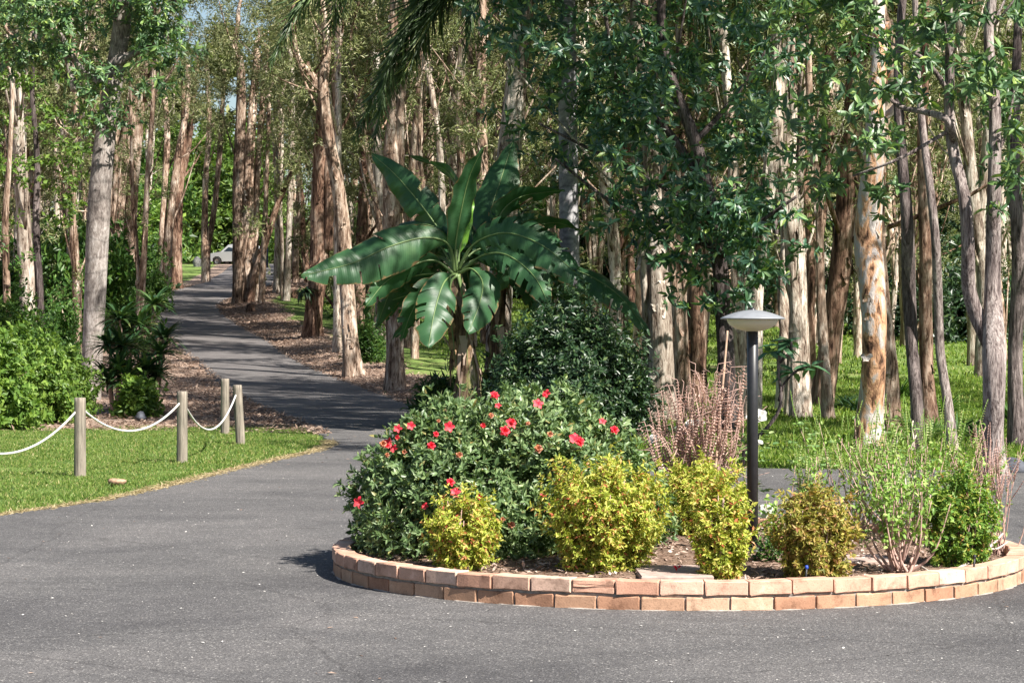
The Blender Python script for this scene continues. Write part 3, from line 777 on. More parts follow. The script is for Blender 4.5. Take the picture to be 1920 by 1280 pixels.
# --- the rest of the wood: a handful of trees copied through the lawn and the hill behind
def proto_tree(seed, H, r0, nst, mat, leaf, nleafclump, lean=.03, far=False, mid=.72, deep=.36):
    r = np.random.default_rng(seed)
    trunks, tops = [], []
    for s in range(nst):
        a = r.uniform(0, 6.28); o = (.0 if nst == 1 else r0 * .9)
        n = 7; z = np.linspace(-.15, H * (1 if s == 0 else .85), n)
        dx = r.normal(0, .16, n).cumsum() * .6 + z * r.normal(0, lean) + o * math.cos(a) + (0 if s == 0 else math.cos(a) * z * .05)
        dy = r.normal(0, .16, n).cumsum() * .6 + z * r.normal(0, lean) + o * math.sin(a) + (0 if s == 0 else math.sin(a) * z * .05)
        dx -= dx[0] - o * math.cos(a); dy -= dy[0] - o * math.sin(a)
        rad = r0 * (1 if s == 0 else .7) * np.linspace(1, .18, n) ** .8
        pts = np.stack([dx, dy, z], -1)
        V, F = trunk_mesh(pts, rad, None, r, 10 if far else 14, .5 if far else .16, .16, .3, .7)
        mbt = MB().add(V, F)
        if not far:
            fb = flaps(pts, rad, 34, r, 11, (.12, .4)); mbt.add(np.concatenate(fb.V), np.concatenate(fb.F[4]))
        trunks.append(mbt.mesh('trunk', M[mat], True)); tops.append((pts, rad))
    cl = []; mb = MB()
    for pts, rad in tops:
        a = pts[-1]
        ac = auto_crown((a[0], a[1], a[2] * mid), r.uniform(1.8, 2.5), a[2] * deep, nleafclump // nst, r, (.45, 1.05))
        # a few low sprays on the trunk
        for _ in range(nleafclump // (4 * nst)):
            z = r.uniform(.16, .55) * H; i = int(np.argmin(abs(pts[:, 2] - z)))
            ac.append((*(pts[i] + np.array([r.normal(0, 1.1), r.normal(0, 1.1), r.normal(0, .4)])), r.uniform(.3, .65)))
        cl += ac
        for q in ac[::2]:
            e = np.array(q[:3]); z = max(e[2] - r.uniform(1, 3), .5); i = int(np.argmin(abs(pts[:, 2] - z))); b0 = pts[i]
            pp, rr2 = smooth_path(np.array([b0, b0 * .45 + e * .55 + np.array([0, 0, -.25]), e]), [rad[i] * .32, rad[i] * .2, .015], .9)
            mb.add(*tube(pp, rr2, 5))
    crown = crown_mesh('crown', cl, M['leaf_far' if far else 'leaf_olive'], r, 'fine', (15 if far else 38), leaf, 10)
    limb = mb.mesh('limb', M[mat], True)
    return trunks, limb, crown

NEAR = [proto_tree(101, 15, .17, 1, 'paperbark', .17, 40), proto_tree(102, 17, .20, 1, 'paperbark_pale', .17, 42), proto_tree(103, 14, .16, 2, 'paperbark', .17, 40),
        proto_tree(104, 16, .18, 1, 'paperbark_brown', .17, 40, .06), proto_tree(105, 15, .15, 2, 'paperbark_pale', .17, 44), proto_tree(106, 13, .13, 1, 'paperbark', .17, 32, .08)]
FAR = [proto_tree(111, 19, .24, 1, 'paperbark', .34, 38, far=True), proto_tree(112, 21, .26, 2, 'paperbark_pale', .34, 42, far=True), proto_tree(113, 18, .22, 1, 'paperbark_brown', .34, 36, .05, far=True), proto_tree(114, 20, .24, 1, 'paperbark_pale', .34, 40, far=True)]
SLIM = [proto_tree(121, 17, .11, 1, 'paperbark_pale', .17, 26, .03, mid=.86, deep=.2), proto_tree(122, 18, .13, 1, 'paperbark', .17, 28, .04, mid=.86, deep=.2), proto_tree(123, 16, .10, 1, 'paperbark_pale', .17, 24, .06, mid=.86, deep=.2), proto_tree(124, 17, .12, 2, 'paperbark', .17, 28, .03, mid=.86, deep=.2)]
SKIND = ['slim pale bare-stemmed paperbark', 'slim tan bare-stemmed paperbark', 'slim swaying pale paperbark', 'slim twin-stemmed tan paperbark']
KIND = ['straight tan paperbark', 'tall pale paperbark', 'twin-stemmed tan paperbark', 'brown paperbark with a slight lean', 'twin-stemmed pale paperbark', 'thin wavering paperbark']
FKIND = ['tall tan paperbark', 'tall twin-stemmed pale paperbark', 'tall brown paperbark', 'tall pale single-stemmed paperbark']

def put_tree(proto, x, y, label, group, rz, s, seed):
    trunks, limb, crown = proto
    root = thing('paperbark_tree', label, 'tree', (x, y, h1(x, y) - .05), group)
    root.rotation_euler = (0, 0, rz); root.scale = (s, s, s)
    for i, t in enumerate(trunks):
        link('trunk' if i == 0 else 'stem', t, root)
    tag(link('limb', limb, root), kind='stuff')
    link('crown', crown, root)

LANDMARKS = [(-40, 'the end of the leafy bank'), (60, 'the yellow-green sunlit tree'), (150, 'the grey ringed trunk'), (236, 'the broad fused brown paperbark'), (320, 'the driveway bend'), (400, 'the V-forked paperbark'), (462, 'the massive verge paperbark'), (530, 'the slim cream paperbarks'), (600, 'the stout fern-hung paperbark'), (660, 'the crooked flaky paperbark'),
             (740, 'the thick ragged paperbark'), (830, 'the banana plant'), (930, 'the second banana plant'), (1010, 'the big dark shrub'), (1070, 'the palm trunk'), (1150, 'the brush box foliage'), (1230, 'the white shedding paperbark'), (1306, 'the red-brown stringy trunk'), (1364, 'the shaded brush box trunk'), (1450, 'the garden lamp'),
             (1540, 'the pair of slim lawn trunks'), (1640, 'the peeling paperbark'), (1716, 'the slender blackish trunk'), (1780, 'the thin grey trunk'), (1865, 'the forked tree'), (1960, 'the dark ridged trunk')]
placed = []
def sow(n, xr_, yr_, protos, kinds, where, group, r, sep=1.2, clear=None):
    c = 0; tries = 0
    while c < n and tries < 4000:
        tries += 1
        Y = r.uniform(*yr_) if isinstance(yr_, tuple) else yr_
        X = (r.uniform(*xr_) - 960) / FPX * Y
        px = 960 + X / Y * FPX
        if float(road_dist(X, Y)) < 1.0: continue
        if clear and clear(px, X, Y): continue
        if any((X - a) ** 2 + (Y - b) ** 2 < sep * sep for a, b in placed): continue
        placed.append((X, Y)); c += 1
        i = r.integers(len(protos))
        a = min(LANDMARKS, key=lambda q: abs(q[0] - px))[1]
        put_tree(protos[i], X, Y, kinds[i] + (' deep in the wood beyond ' if Y > 176 else ' on the rise beyond ' if Y > 120 else ' close beyond ' if Y < 50 else ' standing beyond ') + a, group, r.uniform(0, 6.28), r.uniform(.8, 1.15), 0)
rs = np.random.default_rng(909)
sow(22, (-60, 285), (66, 120), NEAR, KIND, 'in the thicket beside the grey ringed trunk', 'paperbarks in the thicket', rs, 1.3)
sow(26, (500, 900), (72, 125), NEAR, KIND, 'between the driveway and the banana plants', 'paperbarks between driveway and banana plants', rs, 1.2, lambda px, X, Y: px < 560 and Y < 110)
sow(16, (880, 1290), (52, 115), NEAR, KIND, 'standing beyond the banana and dark shrub', 'paperbarks beyond the banana plants', rs, 1.2)
sow(34, (1290, 2000), (50.5, 115), NEAR, KIND, 'on the lawn beyond the lamp and roses', 'paperbarks on the lawn beyond the lamp', rs, 1.4)
sow(9, (870, 1560), (37, 46.5), NEAR, KIND, '', 'paperbarks close behind the bed', rs, 1.0, lambda px, X, Y: 960 < px < 1040 or 1200 < px < 1260)
sow(34, (560, 1290), (56, 130), SLIM, SKIND, '', 'slim paperbarks between drive and lawn', rs, .9)
sow(34, (1290, 2000), (56, 130), SLIM, SKIND, '', 'slim paperbarks across the lawn', rs, .9)
sow(12, (-60, 285), (70, 125), SLIM, SKIND, '', 'slim paperbarks in the thicket', rs, .9)
sow(46, (-150, 2080), (122, 175), FAR, FKIND, 'on the wooded rise at the end of the lawn', 'paperbarks on the far rise', rs, 2.2, lambda px, X, Y: 270 < px < 540)
sow(30, (-200, 2120), (178, 225), FAR, FKIND, 'in the last row of the wood', 'paperbarks closing the wood', rs, 2.2, lambda px, X, Y: 340 < px < 520)
# trees outside the frame on the sunny side, whose shade falls across the lawn
for x, y in ((8.2, 27), (10.5, 33), (9.2, 40), (13, 28), (12.5, 46), (16, 38)):
    put_tree(NEAR[int(rs.integers(6))], x, y, 'paperbark out on the lawn past the forked tree', 'paperbarks past the forked tree', rs.uniform(0, 6), rs.uniform(.75, .95), 0)

# wood on the skyline that reads as one mass
def far_wood():
    r = np.random.default_rng(55)
    cl = []
    for _ in range(520):
        Y = r.uniform(232, 262); X = r.uniform(-75, 75)
        z = h1(X, Y) + r.uniform(0, 1) ** .8 * (26 + 5 * math.sin(X * .21) + 3 * math.sin(X * .57))
        cl.append((X, Y, z, r.uniform(1.6, 3.4)))
    tips, ax = ball_tips(cl, 4.2, r, .8, .3)
    V, F = whorls(tips, ax, 8, 1.0, .46, r, spread=(.3, 1.7), droop=.3, jit=.6, stem=.8)
    tag(link('woodland', mesh_from('woodland', V, F, M['leaf_far'])), 'hazy green wood closing the view behind the paperbarks', 'woodland', kind='stuff')
far_wood()


# ------------------------------------------------------------------ understorey
def bush_meshes(seed, rx, ry, rz, n, mat, leaf, wid, k=7, amp=.16, freq=4, low=-.25, hero=False, inner=.35, droop=.2, spread=(.4, 1.5), depth=.3, power=2.0, stems=7, stemmat='twig', stem_r=.012):
    r = np.random.default_rng(seed)
    tips, ax = dome_tips((0, 0, 0), rx, ry, rz, n, r, amp, freq, low, depth, power)
    V, F = whorls(tips, ax, k, leaf, wid, r, spread=spread, droop=droop, hero=hero, jit=.45, stem=leaf * 1.1)
    mb = MB().add(V, F)
    if inner:
        t2, a2 = dome_tips((0, 0, 0), rx * .74, ry * .74, rz * .80, int(n * inner), r, amp, freq, low, .5, power)
        mb.add(*whorls(t2, a2, k, leaf, wid, r, spread=spread, droop=droop, jit=.6, stem=leaf))
    fol = mb.mesh('foliage', M[mat])
    sb = MB()
    for i in range(stems):
        a = r.uniform(0, 6.28); b = np.array([math.cos(a) * rx * .15, math.sin(a) * ry * .15, -.05])
        j = r.integers(len(tips)); e = tips[j] * .95
        m_ = b * .45 + e * .55 + np.array([0, 0, rz * .06])
        pp, q = smooth_path(np.array([b, m_, e]), [stem_r, stem_r * .75, stem_r * .35], max(rz * .12, .04))
        sb.add(*tube(pp, q, 5))
    return fol, sb.mesh('stem', M[stemmat], True)

def put_bush(name, meshes, label, cat, loc, rz=0, s=(1, 1, 1), group=None):
    root = thing(name, label, cat, loc, group)
    root.rotation_euler = (0, 0, rz); root.scale = s
    tag(link('stem', meshes[1], root), kind='stuff')
    link('foliage', meshes[0], root)
    return root

US = [bush_meshes(301, 1.8, 1.8, 2.6, 900, 'leaf_mid', .30, .12, 7, .25, 5, -.2, inner=.25, depth=.5),
      bush_meshes(302, 2.0, 2.0, 3.4, 1000, 'leaf_bright', .30, .12, 7, .28, 5, -.2, inner=.25, depth=.5),
      bush_meshes(303, 1.6, 1.6, 2.2, 800, 'leaf_olive', .24, .07, 9, .25, 6, -.2, inner=.2, depth=.5),
      bush_meshes(304, 2.0, 2.0, 2.4, 900, 'leaf_dark', .28, .11, 7, .25, 5, -.2, inner=.25, depth=.5)]
UK = ['round green bush', 'tall lime bush', 'feathery olive bush', 'dark glossy bush']
rb = np.random.default_rng(41)
def sow_bush(n, xr_, yr_, kinds, where, group, smin=.6, smax=1.3, clear=None, sep=1.6):
    c = tries = 0
    while c < n and tries < 3000:
        tries += 1
        Y = rb.uniform(*yr_); X = (rb.uniform(*xr_) - 960) / FPX * Y; px = 960 + X / Y * FPX
        if float(road_dist(X, Y)) < 2.2: continue
        if clear and clear(px, X, Y): continue
        c += 1
        i = int(rb.choice(kinds)); q = rb.uniform(smin, smax)
        put_bush('understorey_bush', US[i], ('small ' if q < smin + (smax - smin) * .33 else 'big ' if q > smin + (smax - smin) * .67 else '') + UK[i] + where + min(LANDMARKS, key=lambda t: abs(t[0] - px))[1], 'bush', (X, Y, h1(X, Y) - .08), rb.uniform(0, 6), (q, q, q * rb.uniform(.8, 1.4)), group)
sow_bush(14, (-80, 275), (70, 118), [0, 0, 3, 2], ' filling the thicket beyond ', 'bushes in the thicket', .6, 1.15)
sow_bush(12, (255, 480), (216, 236), [1, 1, 0], ' on the hilltop beyond ', 'bushes behind the parked car', 1.5, 2.6)
sow_bush(10, (560, 900), (125, 150), [1, 2, 0], ' among thin trunks beyond ', 'bushes past the driveway', .6, 1.2)
sow_bush(34, (880, 2000), (98, 135), [0, 3, 2, 3], ' ending the lawn beyond ', 'bushes along the end of the lawn', 1.0, 2.1)
sow_bush(9, (1470, 1980), (72, 96), [3, 3, 0], ' alone on the lawn beyond ', 'shady bushes on the lawn', .5, .95)
sow_bush(26, (-200, 2100), (176, 215), [0, 2, 1], ' under the last trees beyond ', 'bushes under the last row of the wood', 1.3, 2.4, lambda px, X, Y: 270 < px < 620)

# --- leafy bank beside the rope fence
HB = [bush_meshes(311, .95, .8, 1.25, 1500, 'leaf_bright', .10, .05, 7, .16, 5, -.3, stem_r=.014), bush_meshes(312, .8, .8, 1.0, 1300, 'leaf_mid', .10, .055, 7, .18, 5, -.3, stem_r=.014)]
for i, (x, y, w, dy, lab) in enumerate([(20, 790, 1.0, .4, 'bright green bush at the lawn edge behind the rope fence, largest of the bank'), (95, 786, .85, 1.0, 'bright green bush pressed against the grey ringed trunk'),
                                       (-60, 800, 1.1, .6, 'bright green bush half out of view at the end of the bank'), (60, 770, .9, 2.6, 'mid-green bush standing up behind the bank of bright bushes'), (130, 742, .7, 2.4, 'low green bush behind the grey ringed trunk'), (0, 752, 1.1, 4.0, 'taller green bush at the back of the leafy bank')]):
    X, Y = G(x, y); Y += dy; X = (x - 960) / FPX * Y
    put_bush('garden_bush', HB[0 if i in (0, 1, 2, 5) else 1], lab, 'bush', (X, Y, h1(X, Y) - .06), i * 1.3, (w, w, w * (1.25 if dy > 2 else 1.1)), 'bushes behind the rope fence')
VD = bush_meshes(314, 1.0, 1.0, 2.4, 1300, 'leaf_mid', .16, .075, 7, .3, 5, .0, inner=.3, depth=.5)
for i, (x, Y, s_, lab) in enumerate([(40, 50, .62, 'low vine-covered sapling behind the leafy bank'), (115, 54, .6, 'leafy sapling between the leafy bank and the thicket'), (280, 92, .8, 'leafy sapling beside the driveway bend')]):
    X = (x - 960) / FPX * Y
    put_bush('leafy_sapling', VD, lab, 'sapling', (X, Y, h1(X, Y) - .05), i * 2.1, (s_ * .9, s_ * .9, s_ * 1.2), 'saplings by the leafy bank')
rl = np.random.default_rng(12)
tree('broad_leaved_tree', 'thin-trunked tree with a bright yellow-green sunlit crown over the leafy bank', (78, 690), [[(78, 690, 16), (74, 560, 14), (66, 420, 12), (70, 300, 10), (62, 180, 8)]], 'darkbark', 9,
     crown=scatter_px(-20, 90, 165, 330, 24, (28, 50), rl) + scatter_px(30, 330, 150, 420, 7, (22, 36), rl), leafmat='leaf_bright', style='broad', dens=46, leaf=.15, seed=41)
tree('broad_leaved_tree', 'leaning tree with grey twiggy hanging branches behind the leafy bank', (18, 700), [[(18, 700, 16), (14, 560, 13), (8, 420, 11), (16, 300, 9), (24, 150, 8)]], 'paperbark', 9,
     crown=scatter_px(-40, -20, 120, 120, 10, (30, 50), rl) + scatter_px(-30, 430, 60, 560, 6, (20, 34), rl), leafmat='leaf_mid', style='broad', dens=46, leaf=.14, seed=42)
for i, (px_, lab) in enumerate(((285, 'bright green rounded tree behind the driveway bend'), (345, 'bright green tree behind the boulder and parked car'), (405, 'bright green tree right behind the parked car'), (465, 'bright green tree behind the massive paperbark'))):
    Yt = 218 + 4 * i; Xt = (px_ - 960) / FPX * Yt; yb = HORIZON - (h1(Xt, Yt) - CAM_H) / Yt * FPX
    tree('broad_leaved_tree', lab, (px_, yb), [[(px_, yb, 12), (px_ + 3, yb - 110, 10), (px_ - 4, yb - 220, 7)]], 'darkbark', 14, Y=Yt, crown=scatter_px(px_ - 55, 240, px_ + 55, 470, 26, (16, 30), rl, (-2, 2)), leafmat='leaf_bright', style='broad', dens=16, leaf=.42, seed=50 + i, group='bright trees behind the parked car')

# --- strap-leaved clump
def rosette(c, n, L, w, r, tilt=(.25, 1.5), droop=.5, seg=5):
    """long arching strap leaves from one point"""
    mb = MB()
    for i in range(n):
        a = i * 2.399 + r.uniform(-.3, .3); t0 = r.uniform(*tilt); l = L * r.uniform(.7, 1.15)
        out = np.array([math.cos(a), math.sin(a), 0]); sd = np.array([-out[1], out[0], 0]); up = np.array([0, 0, 1.])
        t = np.linspace(0, 1, seg)[:, None]
        ang = math.pi / 2 - t0 - droop * t * 1.6
        d = np.cumsum((out * np.cos(ang) + up * np.sin(ang)) * l / seg, 0) - (out * math.cos(math.pi / 2 - t0) + up * math.sin(math.pi / 2 - t0)) * l / seg
        wd = w * np.array([.55, .95, 1, .7, .05])[:, None] if seg == 5 else w * np.sin(np.linspace(.4, math.pi, seg))[:, None]
        nrm = np.cross(np.gradient(d, axis=0), sd); nrm = norm(nrm)
        V = np.concatenate([c + d - sd * wd + nrm * wd * .3, c + d, c + d + sd * wd + nrm * wd * .3])
        j = np.arange(seg - 1)
        mb.add(V, np.vstack([np.stack([j, j + 1, j + seg + 1, j + seg], -1), np.stack([j + seg, j + seg + 1, j + 2 * seg + 1, j + 2 * seg], -1)]))
    return mb
def strap_plant(label, x, y, heads, seed, group='strap-leaved plants by the grey ringed trunk', L=.72, w=.030, mat='leaf_strap', dY=0):
    r = np.random.default_rng(seed)
    X, Y = G(x, y); Y += dY; X = (x - 960) / FPX * Y
    z = h1(X, Y)
    root = thing('strap_leaved_plant', label, 'plant', (X, Y, z - .03), group)
    O = np.array([X, Y, z - .03])
    for hx, hy, hd in heads:
        e = P(hx, hy, Y + hd) - O
        e[2] = max(e[2], .15)
        pp, q = smooth_path(np.array([[e[0] * .25, e[1] * .25, 0], [e[0] * .7, e[1] * .7, e[2] * .5], e]), [.03, .026, .02], .08)
        link('stem', MB().add(*tube(pp, q, 7)).mesh('stem', M['drytwig'], True), root)
        link('leaf_rosette', rosette(e, 64, L * r.uniform(.75, 1.1), w, r).mesh('leaf_rosette', M[mat]), root)
    return root
strap_plant('tallest strap-leaved plant, heads level with the driveway bend', 250, 768, [(225, 600, .3), (262, 612, .6), (288, 572, .9), (245, 655, -.1), (268, 660, .3), (236, 625, .6)], 1, dY=.8)
strap_plant('strap-leaved plant leaning over the litter beside the drive', 285, 772, [(300, 664, .2), (308, 636, .5), (275, 695, -.2), (292, 705, .1), (262, 720, -.1)], 2, dY=.3)
strap_plant('strap-leaved plant hugging the foot of the grey ringed trunk', 215, 772, [(205, 650, .3), (222, 692, -.1), (204, 720, -.2), (240, 715, -.3), (228, 650, .3)], 3)
BL = bush_meshes(321, .34, .34, .62, 420, 'leaf_bright', .11, .055, 6, .2, 5, -.3)
X, Y = G(258, 780); put_bush('garden_bush', BL, 'small light green bush at the foot of the strap-leaved plants', 'bush', (X, Y, h1(X, Y) - .03))

# --- dark shrub, low plants behind the bed
DS = bush_meshes(322, 1.12, .9, 1.75, 4200, 'leaf_dark', .085, .035, 8, .14, 6, -.2, inner=.4, stems=14, stem_r=.016)
put_bush('dense_shrub', DS, 'big dense dark green shrub behind the red azalea', 'shrub', ((1068 - 960) / FPX * 32.0, 32.0, -.05), .6)
FN = bush_meshes(323, .55, .5, .8, 500, 'leaf_strap', .22, .04, 7, .2, 5, -.3)
put_bush('leafy_shrub', FN, 'low dark leafy shrub at the foot of the banana stem', 'shrub', ((828 - 960) / FPX * 35.5, 35.5, -.03), 0, (.75, .8, .9))
put_bush('leafy_shrub', FN, 'low dark leafy shrub between the banana stem and the big dark shrub', 'shrub', ((945 - 960) / FPX * 34.5, 34.5, -.03), 2, (1.2, 1, 1.1))
SG = bush_meshes(324, .5, .5, 1.0, 380, 'leaf_mid', .14, .035, 8, .3, 6, -.1, depth=.5)
for x, y, q, lab in ((690, 690, 1.0, 'thin leafy sapling at the foot of the crooked paperbark'), (650, 600, 1.2, 'airy green bush on the grass behind the crooked paperbark')):
    X, Y = G(x, y); put_bush('airy_bush', SG, lab, 'bush', (X, Y, h1(X, Y) - .02), 1, (q, q, q * 1.2))
LB = bush_meshes(325, 1.5, 1.4, 2.6, 1200, 'leaf_olive', .2, .05, 9, .25, 6, -.1, depth=.4)
X, Y = (683 - 960) / FPX * 100, 100; put_bush('airy_bush', LB, 'feathery pale olive bush between the crooked and ragged paperbarks', 'bush', (X, Y, h1(X, Y) - .05), 0, (1, 1, 1.2))
CR = bush_meshes(326, .8, .8, 1.6, 260, 'leaf_yellow', .35, .09, 6, .3, 6, .0, depth=.5)
X, Y = (706 - 960) / FPX * 108, 108; put_bush('croton_bush', CR, 'yellow and orange leaved bush deep among the paperbarks', 'bush', (X, Y, h1(X, Y) + .9), 0, (1, 1, 1.6))
# tufts of long grass under the trees beyond the roses
TF = [rosette(np.zeros(3), 110, .62, .009, np.random.default_rng(61), (.05, 1.1), .75).mesh('leaf_blade', M['leaf_rose']), rosette(np.zeros(3), 90, .8, .016, np.random.default_rng(62), (.05, .9), .6).mesh('leaf_blade', M['leaf_mid']),
      rosette(np.zeros(3), 80, .55, .02, np.random.default_rng(63), (.1, 1.2), .7).mesh('leaf_blade', M['leaf_dark'])]
for x, y, i, lab in ((1752, 812, 0, 'pale arching grass tuft beside the blackish trunk'), (1795, 815, 0, 'pale arching grass tuft beside the thin grey trunk'), (1700, 800, 0, 'pale grass tuft between the peeling paperbark and the blackish trunk'), (1835, 825, 2, 'dark strappy tuft beside the forked tree'), (1818, 812, 2, 'dark strappy tuft behind the thin grey trunk'),
                     (1895, 790, 1, 'tall green tuft behind the forked tree'), (1605, 770, 2, 'dark low tuft behind the peeling paperbark'), (1585, 765, 2, 'dark low tuft beside the slim trunk in its ring of litter'), (1770, 780, 1, 'tall green tuft behind the pale grass tufts'), (1690, 745, 1, 'green tuft in the shade past the peeling paperbark')):
    X, Y = G(x, y)
    o = tag(link('grass_tuft', TF[i], None, (X, Y, h1(X, Y) - .04)), lab, 'grass tuft', 'tufts under the trees')
    o.rotation_euler = (0, 0, x * .7)

# ------------------------------------------------------------------ palm behind the bed
def palm():
    r = np.random.default_rng(91)
    Y0 = 36.0; X0 = (1070 - 960) / FPX * Y0; z0 = h1(X0, Y0)
    root = thing('queen_palm', 'palm with a smooth grey ringed trunk and long drooping feather fronds over the drive', 'palm', (X0, Y0, z0))
    O = np.array([X0, Y0, z0])
    top = P(1062, -25, Y0) - O
    pp, q = smooth_path(np.array([[0, 0, -.1], [.0, 0, 1.5], [-.03, 0, 3.5], top]), [.19, .15, .145, .13], .1)
    V, F = tube(pp, q * (1 + .02 * (np.arange(len(q)) % 2)), 20, bark_disp(len(pp), 20, 6, .01, r))
    link('trunk', MB().add(V, F).mesh('trunk', M['palmbark'], True), root)
    fr = [[(-190, -60), (-290, 60), (-400, 270)], [(-260, -60), (-460, -20), (-550, 130)], [(-200, -50), (-320, 100), (-360, 290)], [(-150, -60), (-250, 30), (-310, 170)], [(180, -130), (330, -20), (400, 170)], [(120, -150), (240, 0), (330, 190)],
          [(-130, -170), (-170, -20), (-190, 130)], [(60, -200), (90, -230), (160, -150)], [(-60, -220), (-120, -280), (-230, -240)], [(-330, -150), (-420, -30), (-450, 60)], [(280, -190), (420, -120), (520, 20)]]
    for i, pts in enumerate(fr):
        s = Y0 / FPX
        dy = r.uniform(-1.2, 1.2)
        c = [top + np.array([0, 0, .0])] + [top + np.array([a * s, dy * (j + 1) / 3, -(b + 70 - 70) * s]) for j, (a, b) in enumerate(pts)]
        pp, q = smooth_path(np.array(c), [.03, .02, .013, .004], .05)
        f = link('frond', MB().add(*tube(pp, q, 6)).mesh('frond', M['palmleaf'], True), root)
        T = norm(np.gradient(pp, axis=0))
        n = len(pp); idx = np.arange(int(n * .14), n)
        idx = np.repeat(idx, 3)
        t = idx / n
        sd = norm(np.cross(T[idx], np.array([0, 0, 1.])) + 1e-6)
        sg = np.where(np.arange(len(idx)) % 2 == 0, 1, -1)[:, None]
        d = norm(sd * sg * r.uniform(.3, 1, (len(idx), 1)) + T[idx] * r.uniform(.4, .9, (len(idx), 1)) + np.array([0, 0, -1.0]) * r.uniform(.2, 1.3, (len(idx), 1)) + r.normal(0, .15, (len(idx), 3)))
        L = .85 * np.sin(np.clip(t * 1.05, .1, 1) * math.pi * .88 + .2) * r.uniform(.7, 1.1, len(idx)) + .12
        V, F = leaves(pp[idx] + r.normal(0, .01, (len(idx), 3)), d, np.cross(d, T[idx]) + .01, L, .027, .25, True)
        tag(link('leaflet', mesh_from('leaflet', V, F, M['palmleaf']), f), kind='stuff')
palm()

# ------------------------------------------------------------------ banana plants
def banana_leaf_mat():
    m, nt, b, out = new_mat('banana_leaf')
    uv = nt.nodes.new('ShaderNodeUVMap')
    mp = nt.nodes.new('ShaderNodeMapping'); mp.inputs['Scale'].default_value = (1, 1, 1); nt.links.new(uv.outputs[0], mp.inputs[0])
    wv = nt.nodes.new('ShaderNodeTexWave'); wv.inputs['Scale'].default_value = 9; wv.inputs['Distortion'].default_value = 1.5; wv.bands_direction = 'X'
    nt.links.new(mp.outputs[0], wv.inputs[0])
    oi = nt.nodes.new('ShaderNodeObjectInfo')
    n = noise_node(nt, 2.2, 4, .6, coords(nt))
    rp = ramp(nt, [(.3, (.022, .07, .03)), (.6, (.045, .115, .048)), (.85, (.095, .175, .07))]); nt.links.new(n.outputs[0], rp.inputs[0])
    r2 = ramp(nt, [(0, (.9, .92, .9)), (1, (1.06, 1.06, 1.05))]); nt.links.new(wv.outputs[1], r2.inputs[0])
    c = mixc(nt, 1.0, rp.outputs[0], r2.outputs[0], 'MULTIPLY')
    su = nt.nodes.new('ShaderNodeSeparateXYZ'); nt.links.new(uv.outputs[0], su.inputs[0])
    nb = noise_node(nt, 7, 4, .7, coords(nt)); mm = nt.nodes.new('ShaderNodeMath'); mm.operation = 'MULTIPLY_ADD'; mm.inputs[1].default_value = .5
    nt.links.new(nb.outputs[0], mm.inputs[0]); nt.links.new(su.outputs[1], mm.inputs[2])
    eb = ramp(nt, [(1.0 / 1.5 * 1.18, (0, 0, 0)), (1.0 / 1.5 * 1.26, (1, 1, 1))]); m5 = nt.nodes.new('ShaderNodeMath'); m5.operation = 'MULTIPLY'; m5.inputs[1].default_value = .667
    nt.links.new(mm.outputs[0], m5.inputs[0]); nt.links.new(m5.outputs[0], eb.inputs[0])
    c = mixc(nt, eb.outputs[0], c, (.20, .13, .06))
    nt.links.new(c, b.inputs['Base Color'])
    b.inputs['Roughness'].default_value = .42; b.inputs['Specular IOR Level'].default_value = .4
    bump(nt, b, wv.outputs[1], .12, .006)
    tr = nt.nodes.new('ShaderNodeBsdfTranslucent'); nt.links.new(mixc(nt, 1.0, c, (1.6, 1.9, .5), 'MULTIPLY'), tr.inputs['Color'])
    mx = nt.nodes.new('ShaderNodeMixShader'); mx.inputs[0].default_value = .3
    nt.links.new(b.outputs[0], mx.inputs[1]); nt.links.new(tr.outputs[0], mx.inputs[2]); nt.links.new(mx.outputs[0], out.inputs['Surface'])
    return m
M['banana'] = banana_leaf_mat()
M['midrib'] = plain_mat('banana_midrib', (.12, .18, .065), .45, .4)
M['lime'] = plain_mat('young_banana_leaf', (.16, .34, .04), .4, .4)
M['deadleaf'] = plain_mat('dead_banana_leaf', (.26, .17, .10), .9, .1, nscale=8, var=.5)
M['pseudostem'] = bark_mat('banana_stem', [(0, (.03, .02, .014)), (.35, (.12, .075, .05)), (.6, (.24, .17, .11)), (.8, (.22, .24, .08)), (1, (.42, .34, .24))], scale=(9, 9, 1.5), objvar=0)

